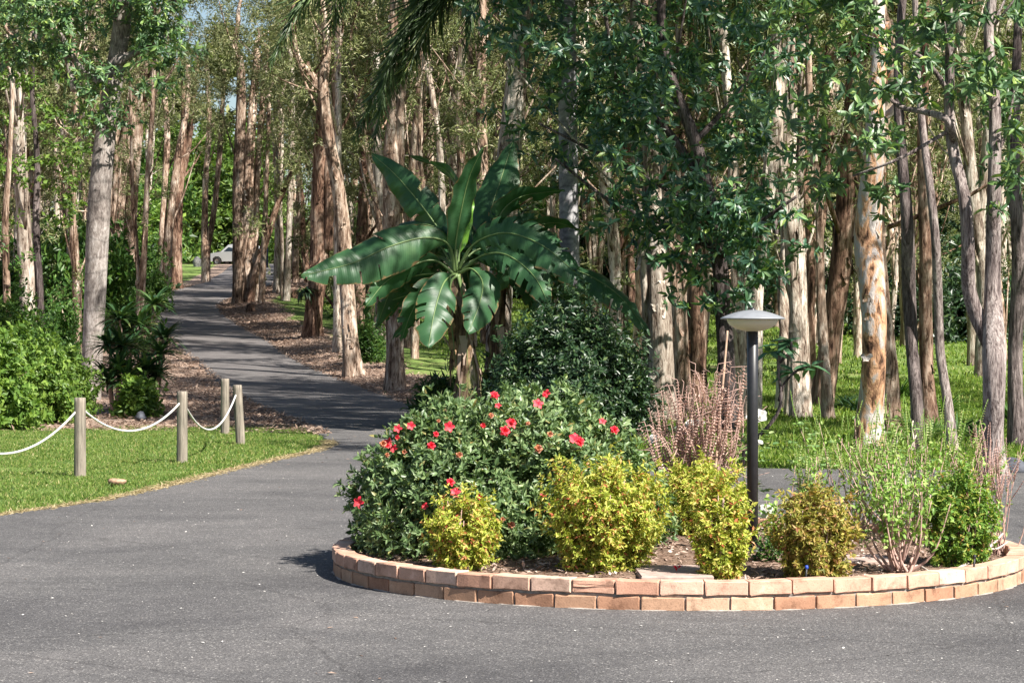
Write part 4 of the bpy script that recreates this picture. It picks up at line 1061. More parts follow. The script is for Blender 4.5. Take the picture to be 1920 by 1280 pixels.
def banana_leaf(root, O, pix, wpx, Y0, r, dyt=0.0, roll=0.0, tear=.0, mat='banana', sag=.25):
    """pix: photo pixels of the midrib from stalk to tip; wpx: blade width; dyt: metres the tip comes towards (-) or away; roll turns the blade about its rib"""
    s = Y0 / FPX
    n0 = len(pix)
    ctr = [P(x, y, Y0) + np.array([0, dyt * (i / (n0 - 1)) ** 1.2, 0]) - O for i, (x, y) in enumerate(pix)]
    pp, _ = smooth_path(np.array(ctr), np.ones(n0), .035)
    n = len(pp); t = np.linspace(0, 1, n)
    T = norm(np.gradient(pp, axis=0))
    view = np.array([0, -1., 0])
    sd = norm(np.cross(T, view))                     # across the blade, in the picture plane
    nm = np.cross(sd, T)
    sd2 = sd * math.cos(roll) + nm * math.sin(roll)
    nm2 = np.cross(sd2, T)
    tear = tear * 1.8
    st = .16
    prof = np.where(t < st, 0, np.sin(np.clip((t - st) / (1 - st), 0, 1) ** .72 * math.pi) ** .75)
    half = wpx * s * .56 * prof
    K = 5
    mb = MB()
    uvs = []
    for side in (1, -1):
        cut = np.zeros(n)
        cuts = np.where(r.random(n) < tear)[0]
        V = np.zeros((n, K, 3))
        flop = np.zeros(n); skew = np.zeros(n); cur = 0; sk = 0
        for i in range(n):
            if i in cuts: cur = r.uniform(-.2, .8); sk = r.uniform(-.22, .22)
            flop[i] = cur; skew[i] = sk
        for k in range(K):
            f = k / (K - 1)
            wob = .022 * np.sin(t * 31 + side * 2) * f + .006 * np.sin(t * 140) * (f > 0) * (f < .95)
            V[:, k] = pp + sd2 * (side * half * f)[:, None] + nm2 * ((half * (.28 * f - sag * f * f * 1.6) + wob - flop * half * f * .6))[:, None] + T * (half * f * (.35 + skew))[:, None]
            V[:, k, 2] -= half * f * f * sag * .6
        base = mb.n
        idx = np.arange(n * K).reshape(n, K)
        rows = np.array([i for i in range(n - 1) if not ((i + 1) in cuts and r.random() < .999)])
        q = np.stack([idx[rows, :-1], idx[rows + 1, :-1], idx[rows + 1, 1:], idx[rows, 1:]], -1).reshape(-1, 4)
        # bridge the torn rows near the rib only
        rc = np.array([i for i in range(n - 1) if i not in set(rows)], int)
        if len(rc):
            q2 = np.stack([idx[rc, :2], idx[rc + 1, :2], idx[rc + 1, 1:3], idx[rc, 1:3]], -1).reshape(-1, 4)
            q = np.vstack([q, q2])
        q = q if side == 1 else q[:, ::-1]
        mb.add(V.reshape(-1, 3), q)
        uvs.append(np.stack([np.repeat(t[:, None] * 3, K, 1), np.repeat(np.linspace(0, 1, K)[None], n, 0)], -1).reshape(-1, 2))
    me = mb.mesh('leaf', M[mat], True)
    U = np.concatenate(uvs)
    ul = me.uv_layers.new(name='UVMap')
    li = np.zeros(len(me.loops), np.int32); me.loops.foreach_get('vertex_index', li)
    ul.data.foreach_set('uv', U[li].ravel().astype(np.float32))
    o = link('leaf', me, root)
    link('midrib', MB().add(*tube(pp + nm2 * .006, np.interp(t, [0, .16, 1], [.028, .014, .003]), 7)).mesh('midrib', M['midrib'], True), o)
    return o

def pseudostem(root, pts, rad, r):
    p, q = smooth_path(np.array(pts), rad, .06)
    V, F = tube(p, q, 16, bark_disp(len(p), 16, 2, .10, r))
    link('stem', MB().add(V, F).mesh('stem', M['pseudostem'], True), root)
    mb = MB()
    for _ in range(46):                               # papery dead sheaths hanging down the stem
        i = r.integers(len(p) // 4, len(p)); a = r.uniform(0, 6.28); L = r.uniform(.2, .6)
        out = np.array([math.cos(a), math.sin(a), 0]); sd = np.array([-out[1], out[0], 0])
        t = np.linspace(0, 1, 6)[:, None]
        c = p[i] + out * (q[i] + .05 * np.sin(t * 2.5) + .06 * t * r.random()) - np.array([0, 0, 1]) * L * t
        w = r.uniform(.02, .06) * (1 - .7 * t) * (1 + .3 * r.normal(size=(6, 1)))
        V = np.concatenate([c - sd * w, c + sd * w]); j = np.arange(5)
        mb.add(V, np.stack([j, j + 1, j + 7, j + 6], -1))
    tag(link('dead_sheath', mb.mesh('dead_sheath', M['drybark_leaf']), root), kind='stuff')

def bananas():
    r = np.random.default_rng(31)
    Y0 = 34.0
    X0 = (880 - 960) / FPX * Y0; O = np.array([X0, Y0, h1(X0, Y0)])
    root = thing('banana_plant', 'banana plant with a ragged brown stem and huge arching leaves beside the drive', 'banana plant', tuple(O))
    c = P(855, 508, Y0) - O
    pseudostem(root, [[0, 0, -.1], [-.0, 0, .6], [-.10, 0, 1.4], c + np.array([0, 0, -.05])], [.20, .165, .13, .085], r)
    B = banana_leaf
    B(root, O, [(854, 508), (848, 470), (798, 395), (740, 325), (689, 279)], 58, Y0, r, .9, .35, .03)
    B(root, O, [(856, 508), (854, 460), (866, 390), (882, 330), (906, 282)], 52, Y0, r, -.5, -.75)
    B(root, O, [(852, 510), (842, 460), (800, 447), (735, 464), (665, 496), (574, 520)], 78, Y0, r, -.9, -.25, .05)
    B(root, O, [(860, 505), (880, 468), (912, 446), (958, 440), (1020, 466), (1090, 526)], 78, Y0, r, -.9, .25, .16)
    B(root, O, [(857, 515), (848, 516), (832, 535), (818, 585), (808, 650)], 68, Y0, r, -1.1, .1, .08)
    B(root, O, [(850, 515), (810, 512), (755, 522), (705, 550), (676, 592)], 42, Y0, r, .5, .9, .10)
    B(root, O, [(850, 518), (818, 530), (775, 548), (735, 560), (700, 572)], 36, Y0, r, .9, .8, .05)
    B(root, O, [(852, 522), (820, 545), (790, 575), (760, 610), (733, 636)], 24, Y0, r, .3, .5, .05)
    B(root, O, [(862, 512), (885, 505), (905, 530), (900, 570), (880, 625)], 62, Y0, r, -1.0, .2, .08)
    B(root, O, [(858, 505), (862, 470), (872, 420), (880, 370), (884, 330)], 22, Y0, r, .2, .3, 0, 'lime')
    B(root, O, [(856, 505), (858, 420), (862, 370), (835, 315), (757, 280)], 34, Y0, r, 1.0, 1.0, .02)
    B(root, O, [(855, 510), (830, 480), (790, 475), (740, 485), (700, 505)], 44, Y0, r, 1.3, .6, .03)
    B(root, O, [(850, 512), (815, 488), (770, 500), (725, 530), (690, 575)], 52, Y0, r, -.6, .5, .12)
    B(root, O, [(866, 508), (905, 480), (950, 480), (1000, 520), (1030, 580)], 56, Y0, r, -1.2, .3, .18)
    B(root, O, [(852, 506), (830, 440), (800, 420), (760, 420), (715, 445)], 44, Y0, r, .9, -.7, .06)
    B(root, O, [(850, 518), (832, 520), (795, 545), (770, 590), (752, 640)], 44, Y0, r, -.2, .6, .1)
    for k in range(10):                               # older leaves arching out and down all round
        a = r.uniform(0, 6.28); L = r.uniform(150, 250); dx = math.cos(a) * L; up_ = r.uniform(10, 70)
        B(root, O, [(855, 510), (855 + dx * .22, 500 - up_), (855 + dx * .5, 498 - up_), (855 + dx * .8, 530 - up_ * .3 + r.uniform(0, 30)), (855 + dx, 580 + r.uniform(0, 60))], r.uniform(40, 58), Y0, r, abs(math.sin(a)) * 1.2 + .6, r.uniform(-.9, .9), r.uniform(.10, .25), sag=.5)
    for k in range(5):                                # dead leaves folded down against the stem
        dx = r.uniform(-34, 34)
        B(root, O, [(858, 515), (858 + dx * .6, 530), (866 + dx, 580), (870 + dx * .9, 640), (872 + dx * .7, 700)], r.uniform(14, 24), Y0 - .1, r, r.uniform(-.3, .3), r.uniform(-.8, .8), .2, 'deadleaf')
    X1 = (925 - 960) / FPX * 34.6; O1 = np.array([X1, 34.6, h1(X1, 34.6)])
    root2 = thing('banana_plant', 'second banana plant with drooping leaves, crowded against the big dark shrub', 'banana plant', tuple(O1))
    c1 = P(940, 500, 34.6) - O1
    pseudostem(root2, [[0, 0, -.1], [.02, 0, .6], [.05, 0, 1.3], c1], [.17, .14, .11, .075], r)
    Y1 = 34.6
    B(root2, O1, [(940, 500), (935, 450), (920, 400), (938, 335), (962, 258)], 74, Y1, r, .8, .25)
    B(root2, O1, [(940, 500), (930, 430), (945, 390), (985, 364), (1060, 354)], 46, Y1, r, .4, -.9, .08)
    B(root2, O1, [(942, 500), (960, 450), (1000, 424), (1045, 415), (1090, 428)], 40, Y1, r, .6, -.9, .05)
    B(root2, O1, [(942, 505), (965, 470), (975, 476), (948, 510), (925, 545)], 50, Y1, r, -.9, .3, .10)
    B(root2, O1, [(944, 505), (1000, 480), (1060, 500), (1120, 526), (1170, 566), (1218, 632)], 54, Y1, r, -.3, .7, .05)
    B(root2, O1, [(944, 505), (985, 478), (1020, 490), (1014, 540), (1000, 584)], 44, Y1, r, -.8, .4, .12)
    B(root2, O1, [(942, 505), (980, 500), (1040, 520), (1075, 560), (1090, 610)], 46, Y1, r, .8, .6, .08)
    for k in range(9):
        a = r.uniform(-1.7, 1.7); L = r.uniform(120, 230); dx = math.cos(a) * L; up_ = r.uniform(10, 60)
        B(root2, O1, [(942, 503), (942 + dx * .22, 485 - up_), (942 + dx * .5, 480 - up_), (942 + dx * .8, 510 - up_ * .3 + r.uniform(0, 30)), (942 + dx, 560 + r.uniform(0, 60))], r.uniform(38, 54), Y1, r, abs(math.sin(a)) * 1.2 + .5, r.uniform(-.9, .9), r.uniform(.06, .2), sag=.45)
    B(root2, O1, [(940, 505), (937, 495), (930, 475), (923, 458)], 18, Y1, r, 0, .3, 0, 'lime')
    B(root2, O1, [(940, 505), (905, 470), (885, 440), (900, 400), (905, 370)], 50, Y1, r, .9, .2, .03)
    B(root2, O1, [(944, 510), (990, 520), (1020, 560), (1030, 600), (1035, 640)], 40, Y1, r, 1.0, .5, .05)
bananas()


# ------------------------------------------------------------------ brick garden bed
BX, BY, BR = 1.03, 15.0, 2.14
SOIL = .118
def soil_z(x, y):
    d = np.hypot(np.asarray(x) - BX, np.asarray(y) - BY)
    return SOIL - .02 + .05 * np.clip(1 - (d / 1.9) ** 2, 0, 1) + .012 * nz(np.asarray(x, float), np.asarray(y, float), 7.)
def sz(x, y): return float(soil_z(x, y))

def brick_mat(name, a, b_, c, holes=0):
    m, nt, b, out = new_mat(name)
    oi = nt.nodes.new('ShaderNodeObjectInfo')
    rp = ramp(nt, [(0, a), (.5, b_), (1, c)]); nt.links.new(oi.outputs['Random'], rp.inputs[0])
    tc = nt.nodes.new('ShaderNodeTexCoord')
    ad = nt.nodes.new('ShaderNodeVectorMath'); ad.operation = 'ADD'
    nt.links.new(tc.outputs['Object'], ad.inputs[0])
    cx = nt.nodes.new('ShaderNodeCombineXYZ'); mu = nt.nodes.new('ShaderNodeMath'); mu.operation = 'MULTIPLY'; mu.inputs[1].default_value = 37
    nt.links.new(oi.outputs['Random'], mu.inputs[0]); nt.links.new(mu.outputs[0], cx.inputs[0]); nt.links.new(cx.outputs[0], ad.inputs[1])
    n1 = noise_node(nt, 9, 5, .65, ad.outputs[0]); n2 = noise_node(nt, 120, 3, .7, ad.outputs[0])
    r1 = ramp(nt, [(.28, (.45, .42, .40)), (.45, (.92, .92, .92)), (.58, (1.05, 1.05, 1.05)), (.72, (1.3, 1.4, 1.5))]); nt.links.new(n1.outputs[0], r1.inputs[0])
    r2 = ramp(nt, [(.28, (.45, .42, .4)), (.42, (1, 1, 1)), (.8, (1.12, 1.12, 1.12))]); nt.links.new(n2.outputs[0], r2.inputs[0])
    c = mixc(nt, 1.0, rp.outputs[0], r1.outputs[0], 'MULTIPLY'); c = mixc(nt, .8, c, r2.outputs[0], 'MULTIPLY')
    nt.links.new(c, b.inputs['Base Color'])
    b.inputs['Roughness'].default_value = .88; b.inputs['Specular IOR Level'].default_value = .2
    bump(nt, b, n2.outputs[0], .5, .004)
    return m
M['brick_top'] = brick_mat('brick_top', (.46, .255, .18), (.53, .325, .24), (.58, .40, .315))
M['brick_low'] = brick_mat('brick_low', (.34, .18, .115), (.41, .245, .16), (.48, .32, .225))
M['mortar'] = plain_mat('mortar', (.30, .27, .245), .95, .1, nscale=40, var=.35, bumpd=.006)

def brick_mesh(l, w, hh, mat, r, grooves=0):
    """profile across the wall swept along the brick: chipped arrises, optional drag grooves on the outer face"""
    e = .005
    prof = [(-w / 2 + e, 0), (w / 2 - e, 0), (w / 2, e)]
    for g in range(grooves):
        z = hh * (.40 + .22 * g)
        prof += [(w / 2, z), (w / 2 - .0015, z + .0012), (w / 2 - .0015, z + .0024), (w / 2, z + .0036)]
    prof += [(w / 2, hh - e), (w / 2 - e, hh), (-w / 2 + e, hh), (-w / 2, hh - e), (-w / 2, e)]
    prof = np.array(prof); n = len(prof)
    xs = np.array([-l / 2, -l / 2 + e, -l / 6, l / 6, l / 2 - e, l / 2])
    V = []
    for i, x in enumerate(xs):
        sc = .965 if i in (0, 5) else 1
        q = prof * [sc, 1]; q = q + r.normal(0, .0018, q.shape)
        if sc != 1: q[:, 1] = hh / 2 + (q[:, 1] - hh / 2) * .95
        V.append(np.column_stack([np.full(n, x), q]))
    V = np.vstack(V)
    j = np.arange(n); k = (j + 1) % n
    F = [np.stack([i * n + j, i * n + k, (i + 1) * n + k, (i + 1) * n + j], -1)[:, ::-1] for i in range(5)]
    c0 = len(V); V = np.vstack([V, [[-l / 2, 0, hh / 2], [l / 2, 0, hh / 2]]])
    T = np.vstack([np.stack([np.full(n, c0), j, k], -1), np.stack([np.full(n, c0 + 1), 5 * n + k, 5 * n + j], -1)])
    return mesh_from('brick', V, [np.vstack(F), T], mat)

def garden_bed():
    r = np.random.default_rng(13)
    root = thing('brick_edging', 'low round garden bed edging of two courses of orange-brown bricks', 'garden edging', (BX, BY, 0))
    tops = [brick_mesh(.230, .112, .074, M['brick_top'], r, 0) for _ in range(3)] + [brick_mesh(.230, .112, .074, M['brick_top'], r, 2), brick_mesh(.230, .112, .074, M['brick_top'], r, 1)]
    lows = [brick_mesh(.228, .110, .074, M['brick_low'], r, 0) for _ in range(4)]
    n = 56
    for c in range(2):
        for i in range(n):
            a = 2 * math.pi * (i + (.5 if c else .08)) / n
            rad = BR - .056 + (.006 if c else 0) + r.normal(0, .0025)
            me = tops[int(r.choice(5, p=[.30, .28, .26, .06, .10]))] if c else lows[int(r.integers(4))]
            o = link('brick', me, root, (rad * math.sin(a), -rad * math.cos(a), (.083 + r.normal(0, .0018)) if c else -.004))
            # brick's +y (outer face) points outwards
            o.rotation_euler = (r.normal(0, .006), r.normal(0, .004), a + math.pi + r.normal(0, .006))
    ang = np.linspace(0, 2 * math.pi, 225)[:-1]
    rj = .003 * np.sin(ang * 37) + .002 * np.sin(ang * 91)
    ro, ri = BR - .011 + rj, BR - .102
    prof = [(ri, -.01), (ri, .150), (ro, .150), (ro, .088), (ro + .004, .081), (ro, .072), (ro, .006), (ro + .012 + 2.2 * rj, .002), (ro + .018 + 4 * rj, -.006)]
    V = np.stack([np.stack([np.broadcast_to(p[0], ang.shape) * np.sin(ang), -np.broadcast_to(p[0], ang.shape) * np.cos(ang), np.full(len(ang), p[1])], -1) for p in prof])
    m_ = len(ang); j = np.arange(m_); k = (j + 1) % m_
    F = np.vstack([np.stack([i * m_ + j, i * m_ + k, (i + 1) * m_ + k, (i + 1) * m_ + j], -1) for i in range(len(prof) - 1)])
    link('mortar', mesh_from('mortar', V.reshape(-1, 3), F, M['mortar']), root)
    # soil
    t = np.linspace(0, 1, 26) * (BR - .095); A = np.linspace(0, 2 * math.pi, 97)[:-1]
    X = BX + t[:, None] * np.sin(A)[None]; Y = BY - t[:, None] * np.cos(A)[None]
    Z = soil_z(X, Y)
    V = np.stack([X, Y, Z], -1).reshape(-1, 3); m_ = len(A); j = np.arange(m_); k = (j + 1) % m_
    F = np.vstack([np.stack([i * m_ + j, i * m_ + k, (i + 1) * m_ + k, (i + 1) * m_ + j], -1) for i in range(25)])
    tag(link('soil', mesh_from('soil', V, F, plain_mat('bed_soil', (.17, .115, .085), .95, .1, nscale=22, var=.6, bumpd=.03), True)), kind='structure')
    # bark chips and dry leaves
    n = 9000
    a = r.uniform(0, 6.283, n); q = np.sqrt(r.uniform(0, 1, n)) * (BR - .12)
    x = BX + q * np.sin(a); y = BY - q * np.cos(a)
    p = np.stack([x, y, soil_z(x, y) + r.uniform(.002, .012, n)], -1)
    d = r.normal(size=(n, 3)) * [1, 1, .25]
    V, F = leaves(p, d, np.array([0, 0, 1.]) + r.normal(0, .35, (n, 3)), r.uniform(.02, .06, n), r.uniform(.008, .024, n), .1)
    tag(link('mulch', mesh_from('mulch', V, F, leaf_mat('bark_chip', [(0, (.12, .075, .055)), (.5, (.30, .21, .165)), (.85, (.50, .39, .33)), (1, (.66, .56, .50))], .9, .1, .1, tint=(1, .9, .8)))), 'bark chips and dry leaves strewn over the bed', 'mulch', kind='stuff')
garden_bed()

M['paver'] = plain_mat('paver_stone', (.36, .27, .235), .9, .2, nscale=14, var=.35, bumpd=.006)
def paver(label, x, y, lx, ly, rz, z=.02, group=None):
    o = np.array([[-1, -1], [1, -1], [1, 1], [-1, 1]]) * [lx / 2, ly / 2]
    e = .006
    V = np.vstack([np.column_stack([o, np.full(4, -.05)]), np.column_stack([o, np.full(4, -e)]), np.column_stack([o * (1 - e * 3), np.zeros(4)])])
    j = np.arange(4); k = (j + 1) % 4
    F = np.vstack([np.stack([i * 4 + j, i * 4 + k, i * 4 + 4 + k, i * 4 + 4 + j], -1) for i in range(2)] + [[8, 9, 10, 11]])
    ob = tag(link('paving_slab', mesh_from('paving_slab', V, F, M['paver']), None, (x, y, sz(x, y) + z)), label, 'paving slab', group)
    ob.rotation_euler = (0, 0, rz)
paver('reddish-brown paving slab with a fallen red petal, set in the bed between golden shrubs', .905, 13.55, .40, .62, .03, .026)
paver('brown paving slab half sunk behind the bronze shrub', 2.05, 14.35, .42, .40, .2, .012)
bk = tag(link('loose_brick', brick_mesh(.23, .11, .075, M['brick_top'], np.random.default_rng(2)), None, (.70, 14.25, sz(.7, 14.25) + .0)), 'single brick stood on end beside the paving slab', 'brick')
bk.rotation_euler = (0, math.radians(-88), .3); bk.location.z += .10

# ------------------------------------------------------------------ azalea
AZ = (-.03, 15.2)
def flower_mesh(mat, size, r, n=5, cup=.35, stamens=True):
    mb = MB()
    for ring in range(2 if (n > 4 and cup > .4) else 1):
        for i in range(n):
            a = 2 * math.pi * (i + .5 * ring) / n + r.uniform(-.1, .1)
            out = np.array([math.cos(a), math.sin(a), 0]); sd = np.array([-out[1], out[0], 0]); up = np.array([0, 0, 1.])
            t = np.array([0, .3, .6, .85, 1.0]); w = np.array([.08, .26, .36, .24, .03]) * size * .55 * r.uniform(.8, 1.15)
            ln = size * .56 * (1 - .25 * ring)
            c = out[None] * (t * ln)[:, None] + up[None] * (cup * size * (1 + ring * .5) * np.sin(t * 1.9) - .10 * size * t ** 3)[:, None]
            rf = size * .06 * r.normal(size=5)
            V = np.concatenate([c - sd * w[:, None] + up * (rf + .06 * size)[:, None], c, c + sd * w[:, None] + up * (.06 * size - rf)[:, None]])
            j = np.arange(4)
            mb.add(V, np.vstack([np.stack([j, j + 1, j + 6, j + 5], -1), np.stack([j + 5, j + 6, j + 11, j + 10], -1)]))
    return mb.mesh('flower', mat, True)

def azalea():
    r = np.random.default_rng(71)
    z = sz(*AZ)
    root = thing('azalea_bush', 'large dark green azalea dome dotted with red flowers, filling one side of the brick bed', 'azalea', (AZ[0], AZ[1], z - .02))
    rx, ry, rz = .94, .88, .90
    tips, ax = dome_tips((0, 0, 0), rx, ry, rz, 4300, r, .075, 6, -.35, .16, 2.2)
    rz *= .97
    bumps = np.array([[-.36, -.1, .87], [.12, -.1, .88], [.34, 0, .88], [-.52, -.2, .72], [.58, -.1, .72], [-.72, -.3, .5], [-.3, -.45, .72], [.1, -.55, .66], [.70, -.25, .52]])
    bt, ba = ball_tips([(*b, .20) for b in bumps], 2400, r, .8, .5)
    tips = np.vstack([tips, bt]); ax = np.vstack([ax, ba])
    V, F = whorls(tips, ax, 8, .050, .019, r, spread=(.35, 1.3), droop=.05, hero=True, jit=.35, stem=.03, curl=.12)
    mb = MB().add(V, F)
    t2, a2 = dome_tips((0, 0, 0), rx * .78, ry * .78, rz * .82, 1500, r, .07, 6, -.35, .4, 2.2)
    mb.add(*whorls(t2, a2, 7, .065, .026, r, spread=(.5, 1.5), jit=.5, stem=.03))
    link('foliage', mb.mesh('foliage', M['leaf_azalea']), root)
    sb = MB()
    for i in range(46):
        e = tips[r.integers(len(tips))] * .93; b0 = np.array([r.normal(0, .12), r.normal(0, .12), -.02])
        pp, q = smooth_path(np.array([b0, b0 * .4 + e * .6 * np.array([1, 1, .8]), e]), [.016, .010, .003], .08)
        sb.add(*tube(pp, q, 5))
    tag(link('branch', sb.mesh('branch', M['twig'], True), root), kind='stuff')
    protos = [flower_mesh(M['petal_red'], s_, r, 5, c) for s_, c in ((.088, .3), (.078, .45), (.09, .2), (.06, .7))]
    old = [flower_mesh(M['petal_old'], s_, r, 5, c) for s_, c in ((.07, .75), (.06, .95))]
    Z = 2.56
    red = [(1090, 150), (1075, 160), (1045, 200), (925, 290), (912, 298), (880, 330), (1355, 283), (1235, 385), (1222, 372), (1250, 395), (327, 385), (322, 400), (360, 415), (380, 360), (375, 318), (530, 412), (508, 690), (625, 580), (650, 625), (778, 655), (1070, 640), (835, 168), (855, 208), (793, 312), (617, 308), (553, 345), (190, 670), (1205, 552), (437, 305), (1410, 330)]
    wit = [(818, 268), (985, 300), (1098, 345), (318, 455), (410, 430), (655, 450), (1045, 430), (905, 790), (880, 760), (560, 285), (300, 400)]
    T = tips + np.array([AZ[0], AZ[1], z - .02])
    pxs = 960 + T[:, 0] / T[:, 1] * FPX; pys = HORIZON - (T[:, 2] - CAM_H) / T[:, 1] * FPX
    for k, lst in enumerate((red, wit)):
        for i, (a, b) in enumerate(lst):
            px, py = 600 + a / Z, 680 + b / Z
            d = np.hypot(pxs - px, pys - py)
            near = np.where(d < max(16, d.min() + 2))[0]
            j = near[np.argmin(T[near, 1])]
            Y = T[j, 1] - .035
            p = P(px, py, Y) - np.array([AZ[0], AZ[1], z - .02])
            me = protos[i % 4 if i not in (20,) else 2] if k == 0 else old[i % 2]
            o = link('flower' if k == 0 else 'withered_flower', me, root, tuple(p))
            dr = Vector((r.normal(.15, .35), -1.0, r.uniform(.1, 1.0))).normalized()
            o.rotation_euler = dr.to_track_quat('Z', 'Y').to_euler()
            q = r.uniform(.4, .85); o.scale = (q, q, q)
azalea()
pt = tag(link('fallen_petal', flower_mesh(M['petal_red'], .05, np.random.default_rng(8), 3, .5), None, (.925, 13.50, sz(.92, 13.5) + .03)), 'fallen red petal lying on the paving slab', 'petal')

# ------------------------------------------------------------------ golden nandina shrubs
def nandina(label, px, Y, rx, hgt_, mat, seed, n=520, lean=0.0, low=-.5, flare=1.0):
    r = np.random.default_rng(seed)
    X = (px - 960) / FPX * Y; z = sz(X, Y)
    root = thing('nandina_shrub', label, 'shrub', (X, Y, z - .015), 'golden nandina shrubs')
    tips, ax = dome_tips((0, 0, 0), rx, rx * .9, hgt_, int(n * 1.35), r, .17, 7, low, .34, 2.4)
    tp = np.clip(tips[:, 2] / hgt_, 0, 1)
    sh = .62 + .38 * np.clip(tp * 1.7, 0, 1) if flare else 1
    tips[:, 0] *= sh; tips[:, 1] *= sh; tips[:, 0] += lean * tips[:, 2]
    V, F = whorls(tips, ax, 10, .034, .014, r, spread=(.35, 1.45), droop=.28, jit=.4, stem=.05, curl=.2)
    mb = MB().add(V, F)
    t2 = tips[r.choice(len(tips), n // 3)] * [.7, .7, .88]
    mb.add(*whorls(t2, norm(t2 + [0, 0, .1]), 8, .05, .02, r, spread=(.35, 1.5), droop=.3, jit=.5, stem=.05))
    link('foliage', mb.mesh('foliage', M[mat]), root)
    sb = MB()
    for i in range(22):
        a = r.uniform(0, 6.28); b0 = np.array([math.cos(a) * rx * .35 * r.random(), math.sin(a) * rx * .35 * r.random(), -.02])
        e = np.array([b0[0] * 2.0 + r.normal(0, .03) + lean * hgt_ * .8, b0[1] * 2.0 + r.normal(0, .03), hgt_ * r.uniform(.55, .92)])
        pp, q = smooth_path(np.array([b0, b0 * .5 + e * .5 + r.normal(0, .012, 3), e]), [.006, .0045, .002], .06)
        sb.add(*tube(pp, q, 5))
    tag(link('cane', sb.mesh('cane', M['drytwig'], True), root), kind='stuff')
nandina('small round golden shrub in front of the azalea, orange leaves round its foot', 868, 13.98, .215, .44, 'leaf_nandina', 1, 520)
nandina('largest golden shrub, broad and yellow, beside the paving slab', 1134, 13.85, .345, .60, 'leaf_nandina', 2, 1500)
nandina('yellow-green shrub behind the paving slab, at the foot of the pink dry stems', 1315, 15.75, .285, .50, 'leaf_nandina', 3, 700)
nandina('narrow yellow-green shrub with bare canes, close beside the lamp pole', 1350, 13.42, .185, .55, 'leaf_nandina', 4, 430)
nandina('bronze-tinged golden shrub with twiggy canes between the lamp and the basil', 1527, 13.42, .235, .50, 'leaf_nandina_bronze', 5, 560)
nandina('greenest of the clipped shrubs, at the far curve of the bed among basil', 1800, 14.15, .225, .56, 'leaf_nandina_green', 6, 600)

# ------------------------------------------------------------------ basil, dry flower stems, roses
def spike(mb, p0, p1, r, size=.011, gap=.017, start=.35):
    """a flower stalk with rings of small calyxes"""
    p0 = np.array(p0); p1 = np.array(p1); L = np.linalg.norm(p1 - p0); d = (p1 - p0) / L
    n = max(3, int(L * (1 - start) / gap))
    t = np.repeat(start + (1 - start) * np.arange(n) / n, 4)
    a = np.tile(np.arange(4) * math.pi / 2, n) + np.repeat(r.uniform(0, 1, n), 4)
    u = perp(d[None], r)[0]; v = np.cross(d, u)
    out = u * np.cos(a)[:, None] + v * np.sin(a)[:, None]
    pos = p0 + d * (t * L)[:, None]
    V, F = leaves(pos, out + d * .5, np.tile(d, (len(t), 1)) + out * .4, size * (1.15 - .5 * t), size * .8 * (1.15 - .5 * t), .1, fold=.6)
    mb.add(V, F)

def herb(name, label, cat, X, Y, height, spreadr, nst, seed, leafmat=None, spikemat=None, stemmat='drytwig', leaf=.045, leafn=34, spike_len=(.18, .3), nspike=2, group=None, woody=.008, lean=(0, 0), wide=.5, lo=.35):
    r = np.random.default_rng(seed)
    z = sz(X, Y) if math.hypot(X - BX, Y - BY) < BR - .05 else h1(X, Y)
    root = thing(name, label, cat, (X, Y, z - .01), group)
    sb, lb, pb, pb2 = MB(), MB(), MB(), MB()
    for i in range(nst):
        a = r.uniform(0, 6.28); q = spreadr * r.uniform(.15, 1)
        e = np.array([math.cos(a) * q + lean[0] * height, math.sin(a) * q * .8 + lean[1] * height, height * r.uniform(.65, 1)])
        b0 = np.array([r.normal(0, .03), r.normal(0, .03), -.02])
        m1 = b0 * .6 + e * .4 * np.array([1.25, 1.25, .8]) + r.normal(0, .02, 3)
        pp, rd = smooth_path(np.array([b0, m1, e]), [woody * r.uniform(.6, 1.2), woody * .6, woody * .25], .05)
        sb.add(*tube(pp, rd, 5))
        if leafmat:
            n = leafn
            j = r.integers(int(len(pp) * lo), len(pp), n)
            p = pp[j] + r.normal(0, .022, (n, 3))
            d = norm(r.normal(size=(n, 3)) + np.array([0, 0, .25]))
            lb.add(*leaves(p, d, np.array([0, 0, 1.]) + r.normal(0, .5, (n, 3)), leaf * r.uniform(.6, 1.25, n), leaf * wide, .25, True))
        if spikemat:
            for k in range(nspike):
                j = r.integers(int(len(pp) * .6), len(pp)); p0 = pp[j]
                dd = norm(e - m1 + r.normal(0, .10, 3) + np.array([0, 0, .25]))
                L = r.uniform(*spike_len)
                kb = kb_ = pb2 if spikemat == 'spike_green' else sb
                s0, sq = smooth_path(np.array([p0, p0 + dd * L * .5 + r.normal(0, .01, 3), p0 + dd * L]), [.0028, .0022, .0015], .06)
                kb.add(*tube(s0, sq, 4))
                spike(pb, p0, p0 + dd * L, r)
    tag(link('stem', sb.mesh('stem', M[stemmat], True), root), kind='stuff')
    if pb2.n: tag(link('flower_stalk', pb2.mesh('flower_stalk', M['leaf_basil'], True), root), kind='stuff')
    if leafmat: link('foliage', lb.mesh('foliage', M[leafmat]), root)
    if spikemat: tag(link('flower_spike', pb.mesh('flower_spike', M[spikemat]), root), kind='stuff')
    return root
def bx(px, Y): return (px - 960) / FPX * Y
